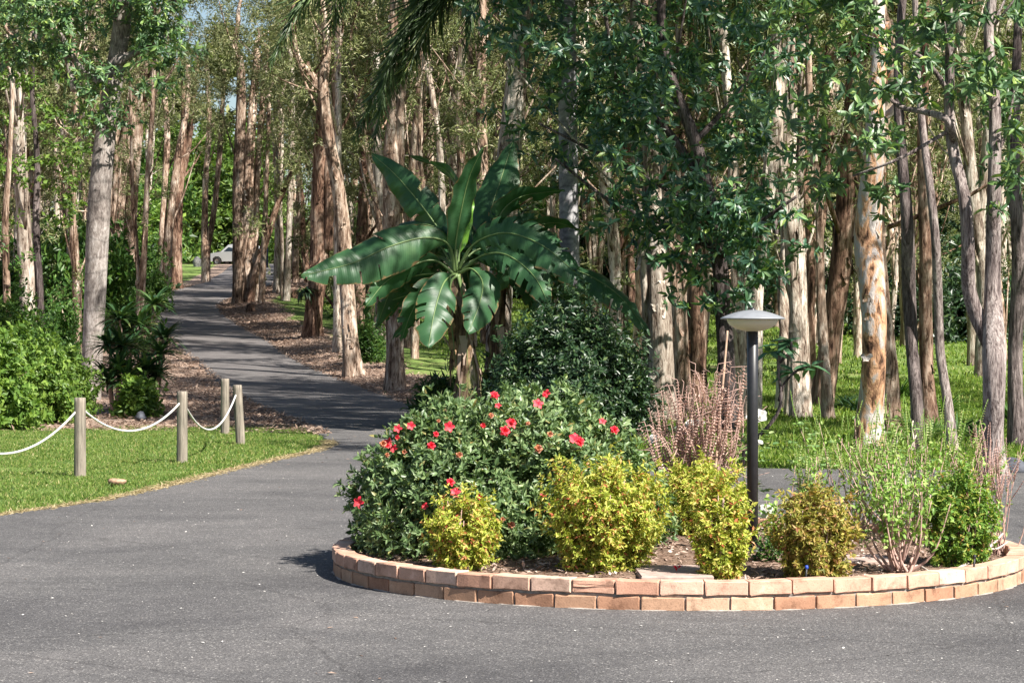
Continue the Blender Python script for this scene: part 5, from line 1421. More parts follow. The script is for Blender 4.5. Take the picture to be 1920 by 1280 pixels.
# the dry pinkish one
def dry_basil():
    r = np.random.default_rng(44)
    Y = 16.35; X = bx(1312, Y)
    root = thing('dry_flower_bush', 'dried pinkish flower stalks fanning up beside the lamp, leafless', 'dry plant', (X, Y, sz(X, Y) - .01))
    O = np.array([X, Y, sz(X, Y) - .01]); sb, pb = MB(), MB()
    heads = [(1208, 790), (1216, 765), (1228, 748), (1240, 735), (1252, 720), (1262, 722), (1270, 712), (1282, 716), (1292, 700), (1304, 682), (1310, 700), (1320, 690), (1330, 712), (1340, 700), (1347, 682), (1356, 690), (1371, 688), (1396, 688), (1385, 705), (1378, 730), (1366, 735), (1250, 745), (1262, 750), (1276, 740), (1290, 735), (1300, 728), (1312, 725), (1324, 735), (1338, 730), (1348, 728), (1236, 770), (1246, 780), (1222, 800), (1212, 815), (1390, 720), (1282, 755), (1296, 760), (1330, 758), (1356, 752), (1310, 765), (1268, 775), (1345, 775), (1372, 760)]
    heads = heads + [(a + r.uniform(-14, 14), b + r.uniform(5, 55)) for a, b in heads]
    for hx, hy in heads:
        e = P(hx, hy, Y + r.uniform(-.35, .35)) - O
        m1 = np.array([e[0] * .62 + r.normal(0, .06), e[1] * .6, e[2] * .55])
        hk = e + np.array([np.sign(e[0]) * r.uniform(0, .10), 0, -r.uniform(-.03, .06)])
        pp, q = smooth_path(np.array([[r.normal(0, .04), r.normal(0, .04), 0], m1, e, hk]), [.006, .004, .0025, .0015], .05)
        sb.add(*tube(pp, q, 4))
        i = int(len(pp) * r.uniform(.48, .66))
        for k in range(i, len(pp) - 4, 4):
            spike(pb, pp[k], pp[min(k + 4, len(pp) - 1)], r, .019, .021, 0)
    for _ in range(110):                              # tangle of bare side twigs low down
        a = r.uniform(0, 6.28); p0 = np.array([r.normal(0, .1), r.normal(0, .1), r.uniform(.1, .5)])
        p0[2] += r.uniform(0, .35); p1 = p0 + np.array([math.cos(a) * r.uniform(.1, .4), math.sin(a) * .2, r.uniform(-.12, .25)])
        pp, q = smooth_path(np.array([p0, (p0 + p1) / 2 + r.normal(0, .03, 3), p1]), [.004, .003, .0012], .05)
        sb.add(*tube(pp, q, 4))
    tag(link('stem', sb.mesh('stem', M['drytwig'], True), root), kind='stuff')
    tag(link('flower_spike', pb.mesh('flower_spike', M['spike_dry']), root), kind='stuff')
dry_basil()
stake = thing('bamboo_stake', 'bare bamboo stake leaning among the pink dry stems', 'garden stake', (bx(1330, 16.1), 16.1, sz(bx(1330, 16.1), 16.1) - .05))
_o = np.array(stake.location); _e = P(1364, 620, 16.3) - _o
_pp = np.linspace(np.zeros(3), _e, 40); _q = np.interp(np.arange(40), [0, 39], [.011, .007]) * (1 + .18 * (np.arange(40) % 8 == 0))
link('cane', MB().add(*tube(_pp, _q, 8)).mesh('cane', plain_mat('bamboo', (.42, .28, .20), .6, .3, nscale=12), True), stake)

herb('basil_bush', 'woody basil bush with fresh green leaves, bare gnarled stems at its foot', 'basil', bx(1690, 13.75), 13.75, .62, .36, 26, 1, 'leaf_basil', 'spike_green', leaf=.04, leafn=34, spike_len=(.10, .2), nspike=1, woody=.011, group='basil plants', wide=.55, lo=.5)
herb('basil_bush', 'tall pale flowering basil behind the woody one, green spikes on top', 'basil', bx(1730, 15.6), 15.6, .80, .62, 44, 2, 'leaf_basil', 'spike_green', leaf=.036, leafn=34, spike_len=(.16, .30), nspike=2, group='basil plants')
herb('basil_bush', 'airy flowering basil between the rose bushes', 'basil', bx(1600, 15.9), 15.9, .80, .42, 26, 3, 'leaf_basil', 'spike_green', leaf=.034, leafn=26, spike_len=(.16, .28), nspike=2, group='basil plants')
herb('basil_bush', 'small basil with thin green spikes beside the bronze-tinged shrub', 'basil', bx(1505, 15.5), 15.5, .55, .16, 10, 4, 'leaf_basil', 'spike_green', leaf=.035, leafn=22, spike_len=(.14, .22), nspike=2, group='basil plants')
herb('basil_bush', 'reddish seeding basil on the last curve of the bricks', 'basil', bx(1868, 14.9), 14.9, .56, .24, 26, 5, 'leaf_rose', 'spike_red', leaf=.028, leafn=6, spike_len=(.16, .28), nspike=2, group='basil plants', woody=.006)
herb('basil_bush', 'red-spiked basil rising behind the greenest clipped shrub', 'basil', bx(1822, 15.7), 15.7, .78, .20, 14, 6, 'leaf_basil', 'spike_red', leaf=.04, leafn=20, spike_len=(.18, .3), nspike=2, group='basil plants')
herb('weed', 'patch of small green weeds at the foot of the lamp', 'weed', bx(1448, 14.2), 14.2, .12, .2, 26, 7, 'leaf_mid', None, leaf=.04, leafn=16, woody=.003, lo=.1)
herb('leafy_herb', 'low green herb between the lamp and the bronze-tinged shrub', 'herb', bx(1452, 14.9), 14.9, .34, .16, 14, 8, 'leaf_basil', None, leaf=.045, leafn=18, woody=.004)

def rose_mesh(r):
    mb = MB()
    for ring, (n, R, tilt) in enumerate(((5, .050, 1.15), (5, .040, .8), (5, .030, .5), (4, .02, .25))):
        for i in range(n):
            a = 2 * math.pi * (i + ring * .4) / n
            out = np.array([math.cos(a), math.sin(a), 0]); sd = np.array([-out[1], out[0], 0]); up = np.array([0, 0, 1.])
            t = np.linspace(0, 1, 4)
            c = out * (R * np.sin(t * tilt * 1.35) / max(math.sin(min(tilt * 1.35, 1.57)), .3))[:, None] + up * (.046 * t ** .8 * math.cos(tilt * .8))[:, None]
            w = np.array([.3, .9, 1.0, .55])[:, None] * R * .75
            V = np.concatenate([c - sd * w + up * .004, c - out * .004, c + sd * w + up * .004]); j = np.arange(3)
            mb.add(V, np.vstack([np.stack([j, j + 1, j + 5, j + 4], -1), np.stack([j + 4, j + 5, j + 9, j + 8], -1)]))
    return mb.mesh('flower', M['petal_white'], True)
ROSE = rose_mesh(np.random.default_rng(3))
def rose(label, px, Y, canes, flowers, seed, nleaf=9):
    r = np.random.default_rng(seed)
    X = bx(px, Y); z = sz(X, Y)
    root = thing('rose_bush', label, 'rose', (X, Y, z - .01), 'rose bushes in the bed'); O = np.array([X, Y, z - .01])
    lb = MB()
    for cx_, cy_ in canes:
        e = P(cx_, cy_, Y + r.uniform(-.15, .15)) - O
        pp, q = smooth_path(np.array([[r.normal(0, .03), r.normal(0, .03), 0], [e[0] * .35 + r.normal(0, .02), e[1] * .4, e[2] * .5], e]), [.007, .0055, .003], .05)
        link('cane', MB().add(*tube(pp, q, 5)).mesh('cane', M['rosecane'], True), root)
        for k in range(nleaf):
            j = r.integers(int(len(pp) * .45), len(pp)); a = r.uniform(0, 6.28)
            d = norm(np.array([math.cos(a), math.sin(a), r.uniform(.0, .6)])); L = r.uniform(.07, .12)
            sd = np.array([-d[1], d[0], 0])
            ps, ds = [], []
            for t_, sg in ((.45, 1), (.45, -1), (.8, 1), (.8, -1), (1, 0)):
                ps.append(pp[j] + d * L * t_); ds.append(d * (.6 if sg else 1) + sd * sg * .9 - np.array([0, 0, .15]))
            lb.add(*leaves(np.array(ps), np.array(ds), np.tile([0, 0, 1.], (5, 1)) + r.normal(0, .25, (5, 3)), .05 * r.uniform(.8, 1.3), .034, .15, True))
    link('foliage', lb.mesh('foliage', M['leaf_rose']), root)
    for fx, fy, s_ in flowers:
        o = link('flower', ROSE, root, tuple(P(fx, fy, Y - .1) - O))
        o.rotation_euler = (math.radians(r.uniform(20, 60)), 0, r.uniform(-.5, .5)); o.scale = (s_, s_, s_)
M['rosecane'] = plain_mat('rose_cane', (.20, .24, .09), .6, .3, nscale=10)
rose('white rose bush tangled in the pink dry stems', 1300, 16.6, [(1300, 805), (1290, 815), (1226, 832), (1235, 850), (1280, 850), (1330, 860)], [(1300, 800, 1.05), (1288, 808, .8), (1312, 798, .75), (1226, 826, .75), (1272, 822, .5)], 1, 5)
rose('white rose bush with one bloom half behind the lamp pole', 1405, 16.4, [(1418, 785), (1425, 815), (1380, 830), (1420, 850)], [(1424, 783, 1.0), (1412, 786, .85), (1424, 832, .5)], 2, 5)
rose('tall thin-caned rose bush with pale leaves, first past the lamp', 1520, 16.2, [(1505, 800), (1530, 812), (1545, 835), (1490, 850), (1560, 870), (1500, 870)], [], 3, 8)
rose('rose bush with broad bluish leaves in front of the peeling paperbark', 1690, 16.3, [(1680, 800), (1705, 812), (1660, 830), (1725, 845), (1640, 850), (1745, 835)], [], 4, 9)
wl = thing('bare_twig', 'bare whitish branching twig sticking up among the roses', 'twig', (bx(1700, 15.9), 15.9, sz(bx(1700, 15.9), 15.9) - .02)); _o = np.array(wl.location)
for pts in ([(1700, 930), (1696, 880), (1704, 850), (1718, 815)], [(1704, 850), (1714, 838), (1710, 800), (1712, 788)], [(1696, 885), (1680, 850), (1682, 825)]):
    _p, _q = smooth_path(np.array([P(a, b, 15.9) - _o for a, b in pts]), np.linspace(.008, .004, len(pts)), .04)
    link('twig', MB().add(*tube(_p, _q, 5)).mesh('twig', plain_mat('pale_twig', (.55, .47, .40), .8, .1), True), wl)
# dead branch lying at the end of the bed
db = thing('dead_branch', 'grey dead branch lying by the last curve of the bricks', 'branch', (bx(1830, 13.9), 13.9, sz(bx(1830, 13.9), 13.9))); _o = np.array(db.location)
for pts, w in (([(1770, 1082), (1810, 1058), (1850, 1030), (1880, 1000)], .014), ([(1850, 1030), (1870, 1028), (1890, 1015)], .009), ([(1815, 1056), (1840, 1040), (1846, 1015)], .008), ([(1690, 1070), (1720, 1060), (1745, 1072)], .01)):
    _p, _q = smooth_path(np.array([P(a, b, 13.7 + (1085 - b) * .012) - _o for a, b in pts]), np.linspace(w, w * .5, len(pts)), .05)
    link('branch', MB().add(*tube(_p, _q, 6)).mesh('branch', M['greytwig'] if 'greytwig' in M else M['drytwig'], True), db)

# ------------------------------------------------------------------ lamp and its neighbours
def lathe(prof, seg=40):
    prof = np.array(prof, float); a = np.linspace(0, 2 * math.pi, seg, endpoint=False)
    V = np.stack([prof[:, 0][:, None] * np.cos(a), prof[:, 0][:, None] * np.sin(a), np.repeat(prof[:, 1][:, None], seg, 1)], -1).reshape(-1, 3)
    j = np.arange(seg); k = (j + 1) % seg
    return V, np.vstack([np.stack([i * seg + j, i * seg + k, (i + 1) * seg + k, (i + 1) * seg + j], -1) for i in range(len(prof) - 1)])
M['lamp_metal'] = plain_mat('lamp_metal', (.016, .016, .019), .42, .5, nscale=25, var=.25)
M['lamp_cap'] = plain_mat('lamp_cap', (.22, .23, .25), .38, .5, nscale=18, var=.12)
def lamp():
    Y = 14.7; X = bx(1411, Y); z = sz(X, Y)
    root = thing('garden_lamp', 'dark slim lamp post with a wide saucer cap and frosted bowl', 'lamp', (X, Y, z))
    zt = P(0, 577, Y)[2] - z
    hz = zt - .012
    R = .197
    link('pole', MB().add(*lathe([(0, -.06), (.034, -.06), (.0345, .9), (.034, hz - .128), (.028, hz - .125), (0, hz - .124)], 28)).mesh('pole', M['lamp_metal'], True), root)
    link('base_plate', MB().add(*lathe([(0, .001), (.075, .001), (.075, .012), (.045, .018), (.039, .03)], 28)).mesh('base_plate', M['lamp_metal'], True), root)
    t = np.linspace(0, 1, 14)
    cap = [(max(R * x, .0005), hz - .050 * x ** 1.8) for x in t] + [(R + .001, hz - .054), (R - .004, hz - .058), (R - .02, hz - .056), (.0005, hz - .045)]
    link('cap', MB().add(*lathe(cap, 48)).mesh('cap', M['lamp_cap'], True), root)
    f = link('finial', MB().add(*lathe([(0, .014), (.010, .012), (.016, .006), (.018, -.002)], 16)).mesh('finial', M['lamp_metal'], True), root, (0, 0, hz))
    m, nt, b, out = new_mat('frosted_bowl'); b.inputs['Base Color'].default_value = (.88, .84, .72, 1); b.inputs['Roughness'].default_value = .35; b.inputs['Subsurface Weight'].default_value = 0.0
    tr = nt.nodes.new('ShaderNodeBsdfTranslucent'); tr.inputs[0].default_value = (.92, .88, .76, 1); mx = nt.nodes.new('ShaderNodeMixShader'); mx.inputs[0].default_value = .3
    nt.links.new(b.outputs[0], mx.inputs[1]); nt.links.new(tr.outputs[0], mx.inputs[2]); nt.links.new(mx.outputs[0], out.inputs['Surface'])
    q = np.linspace(0, 1, 10)
    bowl = [(.158 * math.cos(x * 1.36), hz - .057 - .076 * math.sin(x * 1.36)) for x in q] + [(.0345, hz - .1325)]
    link('diffuser', MB().add(*lathe(bowl, 40)).mesh('diffuser', m, True), root)
lamp()
def flood():
    Y = 14.95; X = bx(1436, Y); z = sz(X, Y)
    root = thing('garden_spotlight', 'small white spotlight on a bracket behind the lamp pole', 'spotlight', (X, Y, z))
    zc = P(0, 958, Y)[2] - z
    wm = plain_mat('white_plastic', (.72, .71, .68), .45, .4, nscale=20, var=.08)
    V = np.array([[-.042, -.03, -.045], [.042, -.03, -.045], [.042, -.03, .045], [-.042, -.03, .045], [-.03, .035, -.03], [.03, .035, -.03], [.03, .035, .03], [-.03, .035, .03]]) + [0, 0, zc]
    b = link('housing', mesh_from('housing', V, np.array([[0, 1, 2, 3], [4, 7, 6, 5], [0, 4, 5, 1], [1, 5, 6, 2], [2, 6, 7, 3], [3, 7, 4, 0]]), wm), root)
    md = b.modifiers.new('bevel', 'BEVEL'); md.width = .008; md.segments = 2
    link('bracket', MB().add(*tube(np.array([[.0, .02, zc - .03], [.035, .03, zc - .06], [.04, .03, zc * .4], [.04, .03, -.05]]), .007, 8)).mesh('bracket', wm, True), root)
    V2 = np.array([[-.036, -.0325, -.038], [.036, -.0325, -.038], [.036, -.0325, .038], [-.036, -.0325, .038]]) + [0, 0, zc]
    link('lens', mesh_from('lens', V2, np.array([[0, 1, 2, 3]]), plain_mat('lens', (.55, .55, .53), .2, .5)), root)
    r = np.random.default_rng(5)
    k = np.linspace(0, 1, 60)
    c = np.stack([bx(1425, 14.3) + .19 * k + .03 * np.sin(k * 40), 14.3 + .05 * np.cos(k * 40), np.zeros(60)], -1)
    c[:, 2] = soil_z(c[:, 0], c[:, 1]) + .02 + .035 * np.abs(np.sin(k * 20))
    tag(link('cable', MB().add(*tube(c, .005, 6)).mesh('cable', plain_mat('black_cable', (.02, .02, .02), .5, .4), True)), 'loosely coiled black cable lying at the foot of the lamp', 'cable')
flood()
def sprinkler(label, px, Y, hh, blue):
    X = bx(px, Y); z = sz(X, Y)
    root = thing('irrigation_stake', label, 'sprinkler', (X, Y, z), 'irrigation stakes')
    bm_ = M.setdefault('black_plastic', plain_mat('black_plastic', (.015, .015, .017), .5, .4))
    link('stake', MB().add(*tube(np.array([[0, 0, -.05], [0, 0, hh * .5], [.004, 0, hh]]), [.004, .006, .006], 8)).mesh('stake', bm_, True), root)
    link('nozzle', MB().add(*lathe([(0, .016), (.008, .014), (.011, .0), (.006, -.006)], 12)).mesh('nozzle', plain_mat('nozzle_blue', (.02, .06, .35), .5, .4) if blue else bm_, True), root, (.004, 0, hh))
sprinkler('black irrigation stake with a blue nozzle at the foot of the bronze-tinged shrub', 1511, 13.15, .10, True)
sprinkler('plain black irrigation stake near the dead branch', 1826, 13.62, .12, False)

# ------------------------------------------------------------------ rope fence
def wood_mat():
    m, nt, b, out = new_mat('weathered_post')
    co = coords(nt, (40, 40, 2.5)); n = noise_node(nt, 1, 6, .7, co, .5); n2 = noise_node(nt, 3, 3, .5, coords(nt))
    rp = ramp(nt, [(.32, (.06, .048, .04)), (.5, (.20, .17, .145)), (.7, (.34, .295, .25))]); nt.links.new(n.outputs[0], rp.inputs[0])
    r2 = ramp(nt, [(.3, (.75, .78, .74)), (.7, (1.1, 1.08, 1.04))]); nt.links.new(n2.outputs[0], r2.inputs[0])
    nt.links.new(mixc(nt, 1.0, rp.outputs[0], r2.outputs[0], 'MULTIPLY'), b.inputs['Base Color']); b.inputs['Roughness'].default_value = .9
    bump(nt, b, n.outputs[0], .6, .008)
    return m
M['post'] = wood_mat()
def post(label, pb, ptop, wpx, seed):
    X, Y = G(*pb); z = h1(X, Y)
    r = np.random.default_rng(seed)
    root = thing('timber_post', label, 'post', (X, Y, z - .03), 'timber posts of the rope fence')
    O = np.array([X, Y, z - .03]); e = P(ptop[0], ptop[1], Y) - O
    rad = wpx / 2 / FPX * Y
    p = np.vstack([np.linspace([0, 0, -.08], e, 20), [e + [0, 0, .004]]]); q = np.full(21, rad) * np.linspace(1.04, .97, 21); q[19] *= .985; q[20] *= .90
    V, F = tube(p, q, 20, bark_disp(21, 20, 1, .012, r, (2, 3, 5), .3, .6))
    link('shaft', MB().add(V, F).mesh('shaft', M['post'], True), root)
    return O + e * .80, Y
PA = post('thickest round timber post, upright, holding ropes on both sides', (150, 884), (150, 746), 22, 1)
PB = post('round timber post in the middle of the sagging rope', (341, 864), (342, 734), 20, 2)
PC = post('leaning timber post where the rope ends', (452, 832), (445, 722), 17, 3)
PD = post('greyer post standing free behind the leaning one', (422, 812), (422, 710), 16, 4)
PZ = post('round timber post at the far end of the rope, past the leafy bank', (-150, 905), (-150, 756), 23, 5)
def rope_mat():
    m, nt, b, out = new_mat('white_rope'); b.inputs['Roughness'].default_value = .85
    n = noise_node(nt, 30, 3, .6, coords(nt)); rp = ramp(nt, [(.3, (.40, .39, .37)), (.7, (.60, .59, .57))]); nt.links.new(n.outputs[0], rp.inputs[0]); nt.links.new(rp.outputs[0], b.inputs['Base Color'])
    return m
M['rope'] = rope_mat()
def rope(label, a, b, sag):
    a = np.array(a); b = np.array(b); t = np.linspace(0, 1, 160)
    L = np.linalg.norm(b - a)
    p = a + (b - a) * t[:, None]; p[:, 2] -= sag * 4 * t * (1 - t)
    seg = 9
    th = np.linspace(0, 2 * math.pi, seg, endpoint=False)[None]
    disp = 1 + .16 * np.abs(np.sin(1.5 * (th + t[:, None] * L * 55)))
    V, F = tube(p - a, .0105, seg, disp)
    tag(link('rope', MB().add(V, F).mesh('rope', M['rope'], True), None, tuple(a)), label, 'rope', 'ropes slung between the posts')
def rp_(px, py, Y): return P(px, py, Y)
rope('white rope sagging from the thickest post and out along the lawn', rp_(-140, 775, PZ[1]), rp_(146, 767, PA[1]), .42)
rope('white rope slung between the thickest post and the middle post', rp_(156, 768, PA[1]), rp_(340, 752, PB[1]), .27)
rope('white rope slung between the middle post and the leaning post', rp_(346, 758, PB[1]), rp_(443, 738, PC[1]), .36)

# ------------------------------------------------------------------ small things on the ground
def lump(name, label, cat, px, py, size, mat, seed, group=None, dz=0, Y=None):
    r = np.random.default_rng(seed)
    if Y: X = bx(px, Y)
    else: X, Y = G(px, py)
    n, m_ = 9, 14
    u = np.linspace(0, math.pi, n)[:, None]; v = np.linspace(0, 2 * math.pi, m_, endpoint=False)[None]
    d = np.stack([np.sin(u) * np.cos(v), np.sin(u) * np.sin(v), np.cos(u) * np.ones_like(v)], -1)
    rad = 1 + .16 * np.sin(3 * d[..., 0] + seed) + .12 * np.sin(5 * d[..., 1] + 2 * seed) + .10 * np.sin(4 * d[..., 2] + seed * 3)
    V = (d * rad[..., None] * np.array(size)).reshape(-1, 3)
    i = (np.arange(n - 1)[:, None] * m_ + np.arange(m_)[None]).ravel(); k = (np.arange(n - 1)[:, None] * m_ + (np.arange(m_)[None] + 1) % m_).ravel()
    F = np.stack([i, i + m_, k + m_, k], -1)
    o = link(name, mesh_from(name, V, F, mat, True), None, (X, Y, h1(X, Y) + size[2] * .35 + dz))
    return tag(o, label, cat, group)
M['rock'] = plain_mat('grey_rock', (.26, .25, .25), .9, .2, nscale=8, var=.4, bumpd=.03)
M['rock_dark'] = plain_mat('dark_rock', (.07, .075, .09), .8, .3, nscale=8, var=.4, bumpd=.03)
M['clod'] = plain_mat('clod', (.34, .22, .15), .95, .1, nscale=25, var=.5, bumpd=.02)
lump('rock', 'grey stone at the edge of the litter below the strap-leaved plants', 'rock', 263, 784, (.09, .09, .07), M['rock_dark'], 1)
lump('rock', 'grey boulder on the verge beside the parked car', 'rock', 371, 491, (.35, .4, .45), M['rock'], 2, Y=163.0)
lump('rock', 'dark stone beside the foot of the forked tree', 'rock', 1905, 884, (.16, .14, .10), M['rock_dark'], 3)
lump('clod', 'brown clod of dry leaves lying on the lawn in front of the middle post', 'clod', 220, 906, (.075, .06, .035), M['clod'], 4)
for x, y, hh, lab in ((470, 590, .38, 'short jagged stump below the massive paperbark'), (553, 563, .42, 'short stump beside the slim cream paperbarks')):
    X, Y = G(x, y); r = np.random.default_rng(x)
    p = np.array([[0, 0, -.1], [0, 0, hh * .6], [.03, 0, hh]]); V, F = tube(*smooth_path(p, [.22, .16, .12], .06), 12, None)
    V = V + r.normal(0, .018, V.shape)
    tag(link('tree_stump', MB().add(V, F).mesh('tree_stump', M['paperbark_brown'], True), None, (X, Y, h1(X, Y))), lab, 'stump')
# fern hanging on the stout trunk
X, Y = G(589, 640); _fr = thing('epiphyte_fern', 'dark fern clinging to the stout red-brown paperbark', 'fern', tuple(P(572, 545, Y - .35)))
link('frond', rosette(np.zeros(3), 50, .62, .035, np.random.default_rng(4), (.5, 1.9), .8).mesh('frond', M['leaf_dark']), _fr)
# frangipani sapling
def frangipani():
    r = np.random.default_rng(17)
    Y0 = 25.9; X0 = bx(1392, Y0); O = np.array([X0, Y0, h1(X0, Y0) - .03])
    root = thing('frangipani_sapling', 'sapling with bare crooked stem and big paddle leaves behind the lamp pole', 'sapling', tuple(O))
    st = [[(1392, 882), (1398, 840), (1425, 815), (1455, 780), (1465, 745), (1460, 700), (1463, 650)], [(1460, 752), (1470, 720), (1488, 700)], [(1488, 700), (1500, 690), (1520, 686)], [(1462, 680), (1480, 660), (1484, 640)]]
    for i, pts in enumerate(st):
        pp, q = smooth_path(np.array([P(a, b, Y0) - O for a, b in pts]), np.linspace(.026 if i == 0 else .016, .012, len(pts)), .05)
        link('stem', MB().add(*tube(pp, q, 8)).mesh('stem', M['darkbark'], True), root)
    for c in ((1463, 648), (1488, 698), (1522, 685), (1484, 640), (1442, 660)):
        for k in range(7):
            a = r.uniform(0, 6.28)
            p = P(c[0], c[1], Y0) - O
            d = np.array([[math.cos(a), math.sin(a) * .8, r.uniform(-.6, .5)]])
            V, F = leaves(p[None], d, np.array([[0, -.3, 1.]]), r.uniform(.2, .3), .085, .2, True)
            link('leaf', mesh_from('leaf', V, F, M['leaf_bluegreen'], True), root)
frangipani()

# ------------------------------------------------------------------ parked car at the top of the drive
def car():
    Y0 = 205.0; X0 = bx(444, Y0); z0 = h1(X0, Y0)
    root = thing('parked_car', 'silver four-wheel drive parked at the top of the driveway, half hidden by a trunk', 'car', (X0, Y0, z0))
    root.rotation_euler = (0, 0, math.radians(155))
    paint = plain_mat('silver_paint', (.62, .64, .67), .3, .5, .4); glass = plain_mat('car_glass', (.02, .03, .045), .1, .6)
    black = plain_mat('tyre', (.015, .015, .015), .8, .3); rim = plain_mat('rim', (.4, .4, .42), .3, .5, .8); light = plain_mat('lamp_glass', (.8, .8, .8), .15, .5)
    prof = [(-2.2, .42), (-2.25, .75), (-2.15, 1.05), (-2.0, 1.15), (-1.75, 1.72), (-1.6, 1.80), (.15, 1.80), (.4, 1.76), (1.05, 1.18), (2.05, 1.05), (2.25, .85), (2.3, .45), (1.95, .36), (1.85, .62), (1.6, .80), (1.25, .80), (1.0, .62), (.9, .36), (-.95, .36), (-1.05, .62), (-1.3, .80), (-1.65, .80), (-1.9, .62), (-2.0, .36)]
    prof = np.array(prof); n = len(prof)
    ys = [-.93, -.88, .88, .93]
    V = np.vstack([np.column_stack([prof[:, 0], np.where(prof[:, 1] > 1.3, y * .84, y), prof[:, 1] * (1 if abs(y) < .9 else .985)]) for y in ys])
    j = np.arange(n); k = (j + 1) % n
    F = np.vstack([np.stack([i * n + j, i * n + k, (i + 1) * n + k, (i + 1) * n + j], -1) for i in range(3)])
    me = bpy.data.meshes.new('body')
    me.from_pydata([tuple(v) for v in V], [], [tuple(f) for f in F] + [tuple(j[::-1]), tuple(3 * n + j)])
    me.materials.append(paint); link('body', me, root)
    for s in (-1, 1):
        for quad in ([(-1.65, 1.2), (-1.5, 1.66), (-.75, 1.68), (-.75, 1.2)], [(-.66, 1.2), (-.66, 1.68), (.2, 1.67), (.75, 1.2)]):
            V = np.array([(x, s * (.93 if z < 1.3 else .80), z) for x, z in quad]); V[:, 1] = np.where(V[:, 2] > 1.3, s * .795, s * .935)
            link('side_window', mesh_from('side_window', V, np.array([[0, 1, 2, 3]]), glass), root)
        V = np.array([(2.275, s * .78, .80), (2.275, s * .48, .80), (2.2, s * .48, .95), (2.2, s * .80, .95)]); link('headlight', mesh_from('headlight', V, np.array([[0, 1, 2, 3]]), light), root)
        for x in (-1.47, 1.42):
            w = link('wheel', MB().add(*lathe([(.20, -.11), (.33, -.11), (.37, -.08), (.37, .08), (.33, .11), (.20, .11), (.20, -.11)], 24)).mesh('wheel', black, True), root, (x, s * .84, .37)); w.rotation_euler = (math.pi / 2, 0, 0)
            link('rim', MB().add(*lathe([(0, .08), (.08, .085), (.19, .07), (.205, .10), (.205, -.10), (.19, -.07), (.08, -.085), (0, -.08)], 20)).mesh('rim', rim, True), w)
    V = np.array([(.48, -.74, 1.70), (.48, .74, 1.70), (1.0, .84, 1.22), (1.0, -.84, 1.22)]) + [.03, 0, .02]; link('windscreen', mesh_from('windscreen', V, np.array([[0, 1, 2, 3]]), glass), root)
    V = np.array([(2.29, -.45, .62), (2.29, .45, .62), (2.27, .45, .85), (2.27, -.45, .85)]) + [.01, 0, 0]; link('grille', mesh_from('grille', V, np.array([[0, 1, 2, 3]]), black), root)
car()
X, Y = bx(500, 160), 160.0; sp_ = thing('sign_post', 'slim dark blue post at the end of the driveway', 'post', (X, Y, h1(X, Y)))
link('pole', MB().add(*tube(np.array([[0, 0, -.2], [0, 0, 1.2], [0, 0, 2.6]]), .10, 10)).mesh('pole', plain_mat('navy_paint', (.02, .03, .09), .5, .4), True), sp_)

# ------------------------------------------------------------------ grass, litter, grit
def grass_patch(name, label, n, box, hrange, r, mat, near=None, wid=.004):
    x = r.uniform(box[0], box[1], n); y = r.uniform(box[2], box[3], n)
    keep = (road_dist(x, y) > -.03) & ((x < xl(y)) == (name == 'mown_grass')) & (litter_at(x, y) < r.uniform(.25, .75, n)) & (np.abs(x / y) < .235)
    if near is not None: keep &= r.random(n) < near(x, y)
    x, y = x[keep], y[keep]
    p = np.stack([x, y, hgt(x, y) - .04 + .05 * nz(x, y, .9) * np.clip((road_dist(x, y) - .2) / 1.5, 0, 1)], -1)
    h = r.uniform(*hrange, len(x)) * (1 + .35 * nz(x, y, 2.2))
    d = np.stack([r.normal(0, .45, len(x)), r.normal(0, .45, len(x)), np.ones(len(x))], -1)
    V, F = leaves(p, d, norm(r.normal(size=(len(x), 3)) * [1, 1, .2]), h * 1.1, wid * (1 + y / 25), .35)
    tag(link(name, mesh_from(name, V, F, mat)), label, 'grass', kind='stuff')
rg = np.random.default_rng(66)
M['grass'] = leaf_mat('grass_blade', [(0, (.07, .125, .026)), (.4, (.13, .22, .045)), (.72, (.21, .30, .07)), (.88, (.31, .35, .11)), (1, (.50, .43, .23))], .5, .4, .3)
M['grass_far'] = leaf_mat('grass_far', [(0, (.08, .135, .02)), (.5, (.17, .27, .045)), (.85, (.27, .37, .075)), (1, (.42, .40, .16))], .5, .45, .3)
grass_patch('mown_grass', 'mown grass round the rope fence posts', 210000, (-8.2, -2.2, 17.5, 36), (.015, .045), rg, M['grass'])
grass_patch('lawn_grass', 'shaded lawn grass under the paperbarks', 230000, (-4, 13, 24, 52), (.04, .10), rg, M['grass_far'], lambda x, y: np.clip(1.5 - y / 55, .3, 1), .007)
grass_patch('lawn_grass', 'lawn grass on the slope between driveway and wood', 85000, (-10, 25, 50, 115), (.06, .13), rg, M['grass_far'], None, .012)
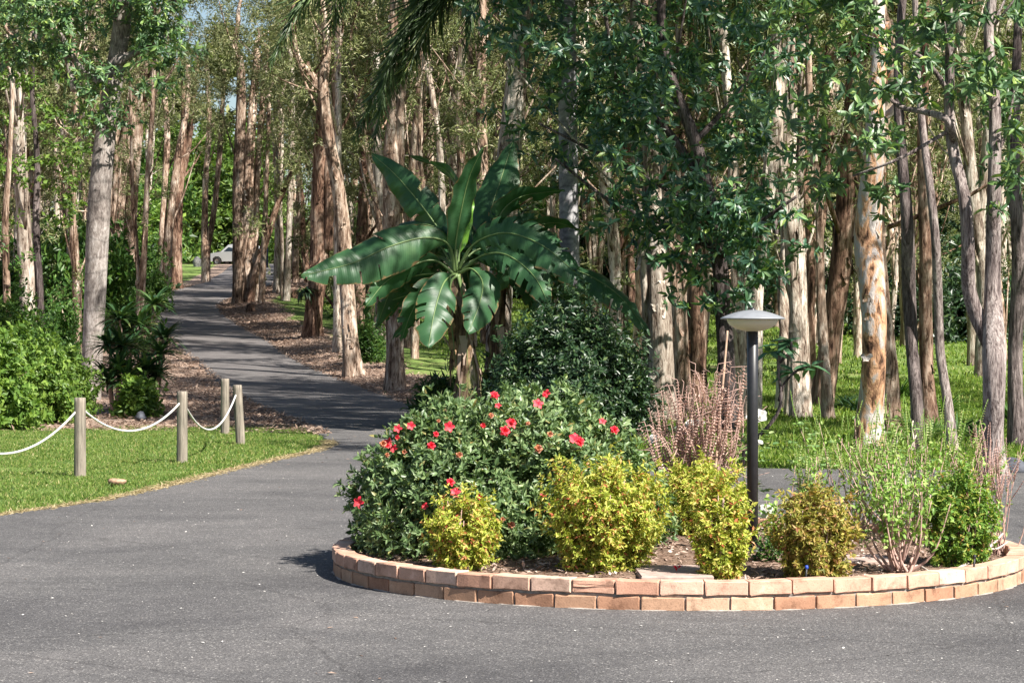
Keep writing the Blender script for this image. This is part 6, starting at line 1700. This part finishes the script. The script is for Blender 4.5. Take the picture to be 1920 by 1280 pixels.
# dry grass fringe and leaf litter
def litter_leaves():
    r = rg
    out = MB()
    n = 85000
    y = 33 + 90 * r.random(n) ** 1.6
    x = np.where(r.random(n) < .55, xr(y) + np.abs(r.normal(0, 1.6, n)) - .15, xl(y) - np.abs(r.normal(0, 2.2, n)) + .12)
    k = litter_at(x, y) > r.uniform(.1, .6, n); x, y = x[k], y[k]
    d = np.maximum(road_dist(x, y), 0)
    bank = np.clip((d - .1) / 1.2, 0, 1) * np.clip((y - 40) / 15, 0, 1) * (x > xr(y)) * np.clip(1 - (d - 2.2) / 2.5, 0, 1) * .18
    z = hgt(x, y) + .012 + bank + .05 * nz(x, y, .9) * np.clip((d - .2) / 1.5, 0, 1) - .02 * (d > .05)
    p = np.stack([x, y, z], -1)
    L = r.uniform(.025, .085, len(x)) * (1 + y / 140)
    out.add(*leaves(p, r.normal(size=(len(x), 3)) * [1, 1, .3], np.array([0, 0, 1.]) + r.normal(0, .4, (len(x), 3)), L, L * .3, .2))
    # blown onto the drive and court
    n = 1500
    y = r.uniform(10, 60, n); x = np.where(y < 24, r.uniform(-4, 5, n), r.uniform(0, 1, n) * (xr(y) - xl(y)) + xl(y))
    k = (road_dist(x, y) < -.02) & (np.hypot(x - BX, y - BY) > BR + .02) & (r.random(n) < np.where(y > 26, .8, .28)); x, y = x[k], y[k]
    L = r.uniform(.012, .05, len(x))
    out.add(*leaves(np.stack([x, y, hgt(x, y) + .004], -1), r.normal(size=(len(x), 3)) * [1, 1, .1], np.array([0, 0, 1.]) + r.normal(0, .2, (len(x), 3)), L, L * .35, .05))
    # straw-coloured fringe where the mown lawn meets the asphalt
    n = 9000
    y = r.uniform(17, 31, n); x = xl(y) + r.normal(-.02, .05, n)
    p = np.stack([x, y, hgt(x, y) + .003], -1)
    L = r.uniform(.02, .07, n)
    fr = leaves(p, r.normal(size=(n, 3)) * [1, 1, .25], np.array([0, 0, 1.]) + r.normal(0, .4, (n, 3)), L, .007, .1)
    tag(link('leaf_litter', out.mesh('leaf_litter', M['drybark_leaf'])), 'brown leaf litter along the driveway verges', 'leaf litter', kind='stuff')
    tag(link('dry_grass_fringe', MB().add(*fr).mesh('dry_grass_fringe', M['straw'])), 'straw-coloured dry grass along the asphalt edge', 'dry grass', kind='stuff')
    # pale grit and chips on the asphalt
    n = 1700
    y = r.uniform(9.8, 24, n); x = r.uniform(-5, 6, n); k = (road_dist(x, y) < 0) & (np.hypot(x - BX, y - BY) > BR + .02); x, y = x[k], y[k]
    L = r.uniform(.006, .022, len(x))
    g = leaves(np.stack([x, y, hgt(x, y) + .004], -1), r.normal(size=(len(x), 3)) * [1, 1, .1], np.array([0, 0, 1.]) + r.normal(0, .3, (len(x), 3)), L, L * .6, .0)
    tag(link('grit', MB().add(*g).mesh('grit', M['grit'])), 'pale grit and chips scattered over the asphalt', 'grit', kind='stuff')
M['straw'] = leaf_mat('straw', [(0, (.26, .20, .10)), (.6, (.46, .37, .21)), (1, (.60, .50, .33))], .8, .25, tint=(1, .95, .7))
M['grit'] = leaf_mat('grit', [(0, (.25, .24, .23)), (.6, (.45, .43, .41)), (1, (.75, .72, .68))], .8, .0, .2)
litter_leaves()
